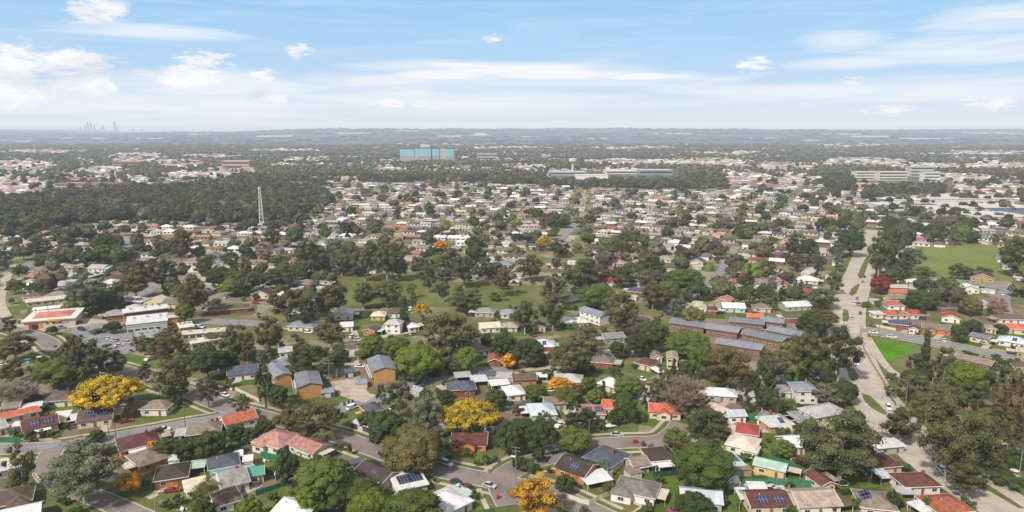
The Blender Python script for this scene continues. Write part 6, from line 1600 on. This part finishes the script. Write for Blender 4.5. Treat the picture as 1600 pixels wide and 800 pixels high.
# clouds: fbm over azimuth/elevation stretched sideways, held to the banks seen in the sky
cv = nt.nodes.new('ShaderNodeCombineXYZ'); nt.links.new(mth('MULTIPLY', az, 1.0), cv.inputs[0]); nt.links.new(mth('MULTIPLY', el, 3.2), cv.inputs[1])
n1 = noise(nt, 7.0, 9, .62, cv.outputs[0]); n1.inputs['Distortion'].default_value = .4
n2 = noise(nt, 20.0, 9, .66, cv.outputs[0]); n2.inputs['Distortion'].default_value = .5
n2s = noise(nt, 55.0, 7, .6, cv.outputs[0])
cv2 = nt.nodes.new('ShaderNodeCombineXYZ'); nt.links.new(mth('MULTIPLY', az, 1.0), cv2.inputs[0]); nt.links.new(mth('MULTIPLY', el, 11), cv2.inputs[1])
n3 = noise(nt, 5.0, 9, .6, cv2.outputs[0]); n3.inputs['Distortion'].default_value = .9
def blob(px, py, rx, ry, pw=1.0):
    # direction of a spot in the sky and its angular radii
    a0 = math.atan((px-800)/F/(cp-(py-400)/F*sp)); e0 = math.atan((-sp-(py-400)/F*cp)/math.hypot((px-800)/F, cp-(py-400)/F*sp))
    da = mth('DIVIDE', mth('SUBTRACT', az, a0), rx/F); de = mth('DIVIDE', mth('SUBTRACT', el, e0), ry/F)
    q_ = mth('SUBTRACT', 1.0, mth('ADD', mth('MULTIPLY', da, da), mth('MULTIPLY', de, de)), clamp=True)
    return mth('MULTIPLY', q_, pw) if pw != 1 else q_
def cloud(blobs, nz, gain, thr):
    s = None
    for b in blobs:
        v = blob(*b); s = v if s is None else mth('MAXIMUM', s, v)
    v = mth('ADD', mth('MULTIPLY', mth('SUBTRACT', nz, .5), 1.5), mth('SUBTRACT', s, thr))
    return mth('MULTIPLY', mth('MULTIPLY', v, gain, clamp=True), mth('MULTIPLY', s, 6.0, clamp=True))
def cloud2(blobs, nz, gain, thr, amp):
    s = None
    for b in blobs:
        v = blob(*b); s = v if s is None else mth('MAXIMUM', s, v)
    v = mth('ADD', mth('MULTIPLY', mth('SUBTRACT', nz, .5), amp), mth('SUBTRACT', s, thr))
    return mth('MULTIPLY', mth('MULTIPLY', v, gain*.62, clamp=True), mth('MULTIPLY', s, 7.0, clamp=True))
pa = cloud2([(155, 20, 50, 32), (18, 90, 62, 36), (95, 95, 95, 26), (115, 128, 62, 28), (15, 130, 75, 40), (300, 122, 95, 22), (408, 150, 34, 14)], n2.outputs['Fac'], 3.2, .42, 3.4)
pb = cloud2([(320, 93, 48, 18), (468, 79, 26, 15), (1180, 101, 36, 15), (605, 161, 36, 12), (655, 161, 20, 10), (425, 154, 30, 14), (768, 60, 18, 9), (1390, 172, 40, 10), (1545, 162, 44, 12), (408, 117, 26, 12), (1330, 127, 22, 10)], n2s.outputs['Fac'], 2.6, .42, 3.2)
puff = mth('MAXIMUM', pa, pb)
band = cloud([(790, 112, 360, 26), (620, 128, 300, 18), (930, 125, 330, 20), (340, 135, 240, 36), (330, 165, 280, 34), (120, 160, 260, 40), (1310, 64, 90, 20), (1520, 78, 190, 26), (1340, 98, 120, 14), (1570, 30, 140, 24), (230, 48, 190, 14), (700, 160, 500, 30), (1400, 140, 420, 26)], n3.outputs['Fac'], 1.5, .38)
wisp = mth('MULTIPLY', mth('SUBTRACT', n3.outputs['Fac'], .46), 1.6, clamp=True)
c1 = mixc(nt, mth('MULTIPLY', wisp, .55), base, (.90, .93, .98))
bank = cloud([(790, 106, 190, 15), (880, 116, 170, 12), (690, 116, 120, 12), (1000, 120, 110, 8)], n3.outputs['Fac'], 2.0, .34)
c2 = mixc(nt, mth('MAXIMUM', mth('MULTIPLY', band, .66), mth('MULTIPLY', bank, .92)), c1, (.99, .985, 1.0))
shade = ramp(nt, n1.outputs['Fac'], [(.38, (.78, .80, .85)), (.56, (1.02, 1.02, 1.03))])
c3 = mixc(nt, mth('MULTIPLY', puff, .96), c2, shade.outputs['Color'])
nt.links.new(c3, bg.inputs['Color']); bg.inputs['Strength'].default_value = 1.0

sd = bpy.data.lights.new('sun', 'SUN'); sd.energy = 4.9; sd.angle = R(3.0); sd.color = (1, .92, .82)
so = bpy.data.objects.new('sun', sd); C.objects.link(so)
from mathutils import Vector
dirv = Vector((math.sin(SUN_AZ)*math.cos(SUN_EL), math.cos(SUN_AZ)*math.cos(SUN_EL), math.sin(SUN_EL)))
so.rotation_euler = dirv.to_track_quat('Z', 'Y').to_euler()
cd = bpy.data.cameras.new('camera'); cam = bpy.data.objects.new('camera', cd); C.objects.link(cam); S.camera = cam
cam.location = (0, 0, CH); cam.rotation_euler = (math.pi/2-PITCH, 0, 0)
cd.sensor_width = 36; cd.lens = 36*F/1600; cd.clip_start = 1; cd.clip_end = 60000
S.view_settings.view_transform = 'Standard'; S.view_settings.look = 'None'; S.view_settings.exposure = 0
S.render.engine = 'CYCLES'
S.cycles.max_bounces = 5; S.cycles.diffuse_bounces = 2; S.cycles.glossy_bounces = 2; S.cycles.transmission_bounces = 3; S.cycles.volume_bounces = 0; S.cycles.transparent_max_bounces = 6
print('things', len(THINGS), 'houses', nh, 'far houses', len(far_h))
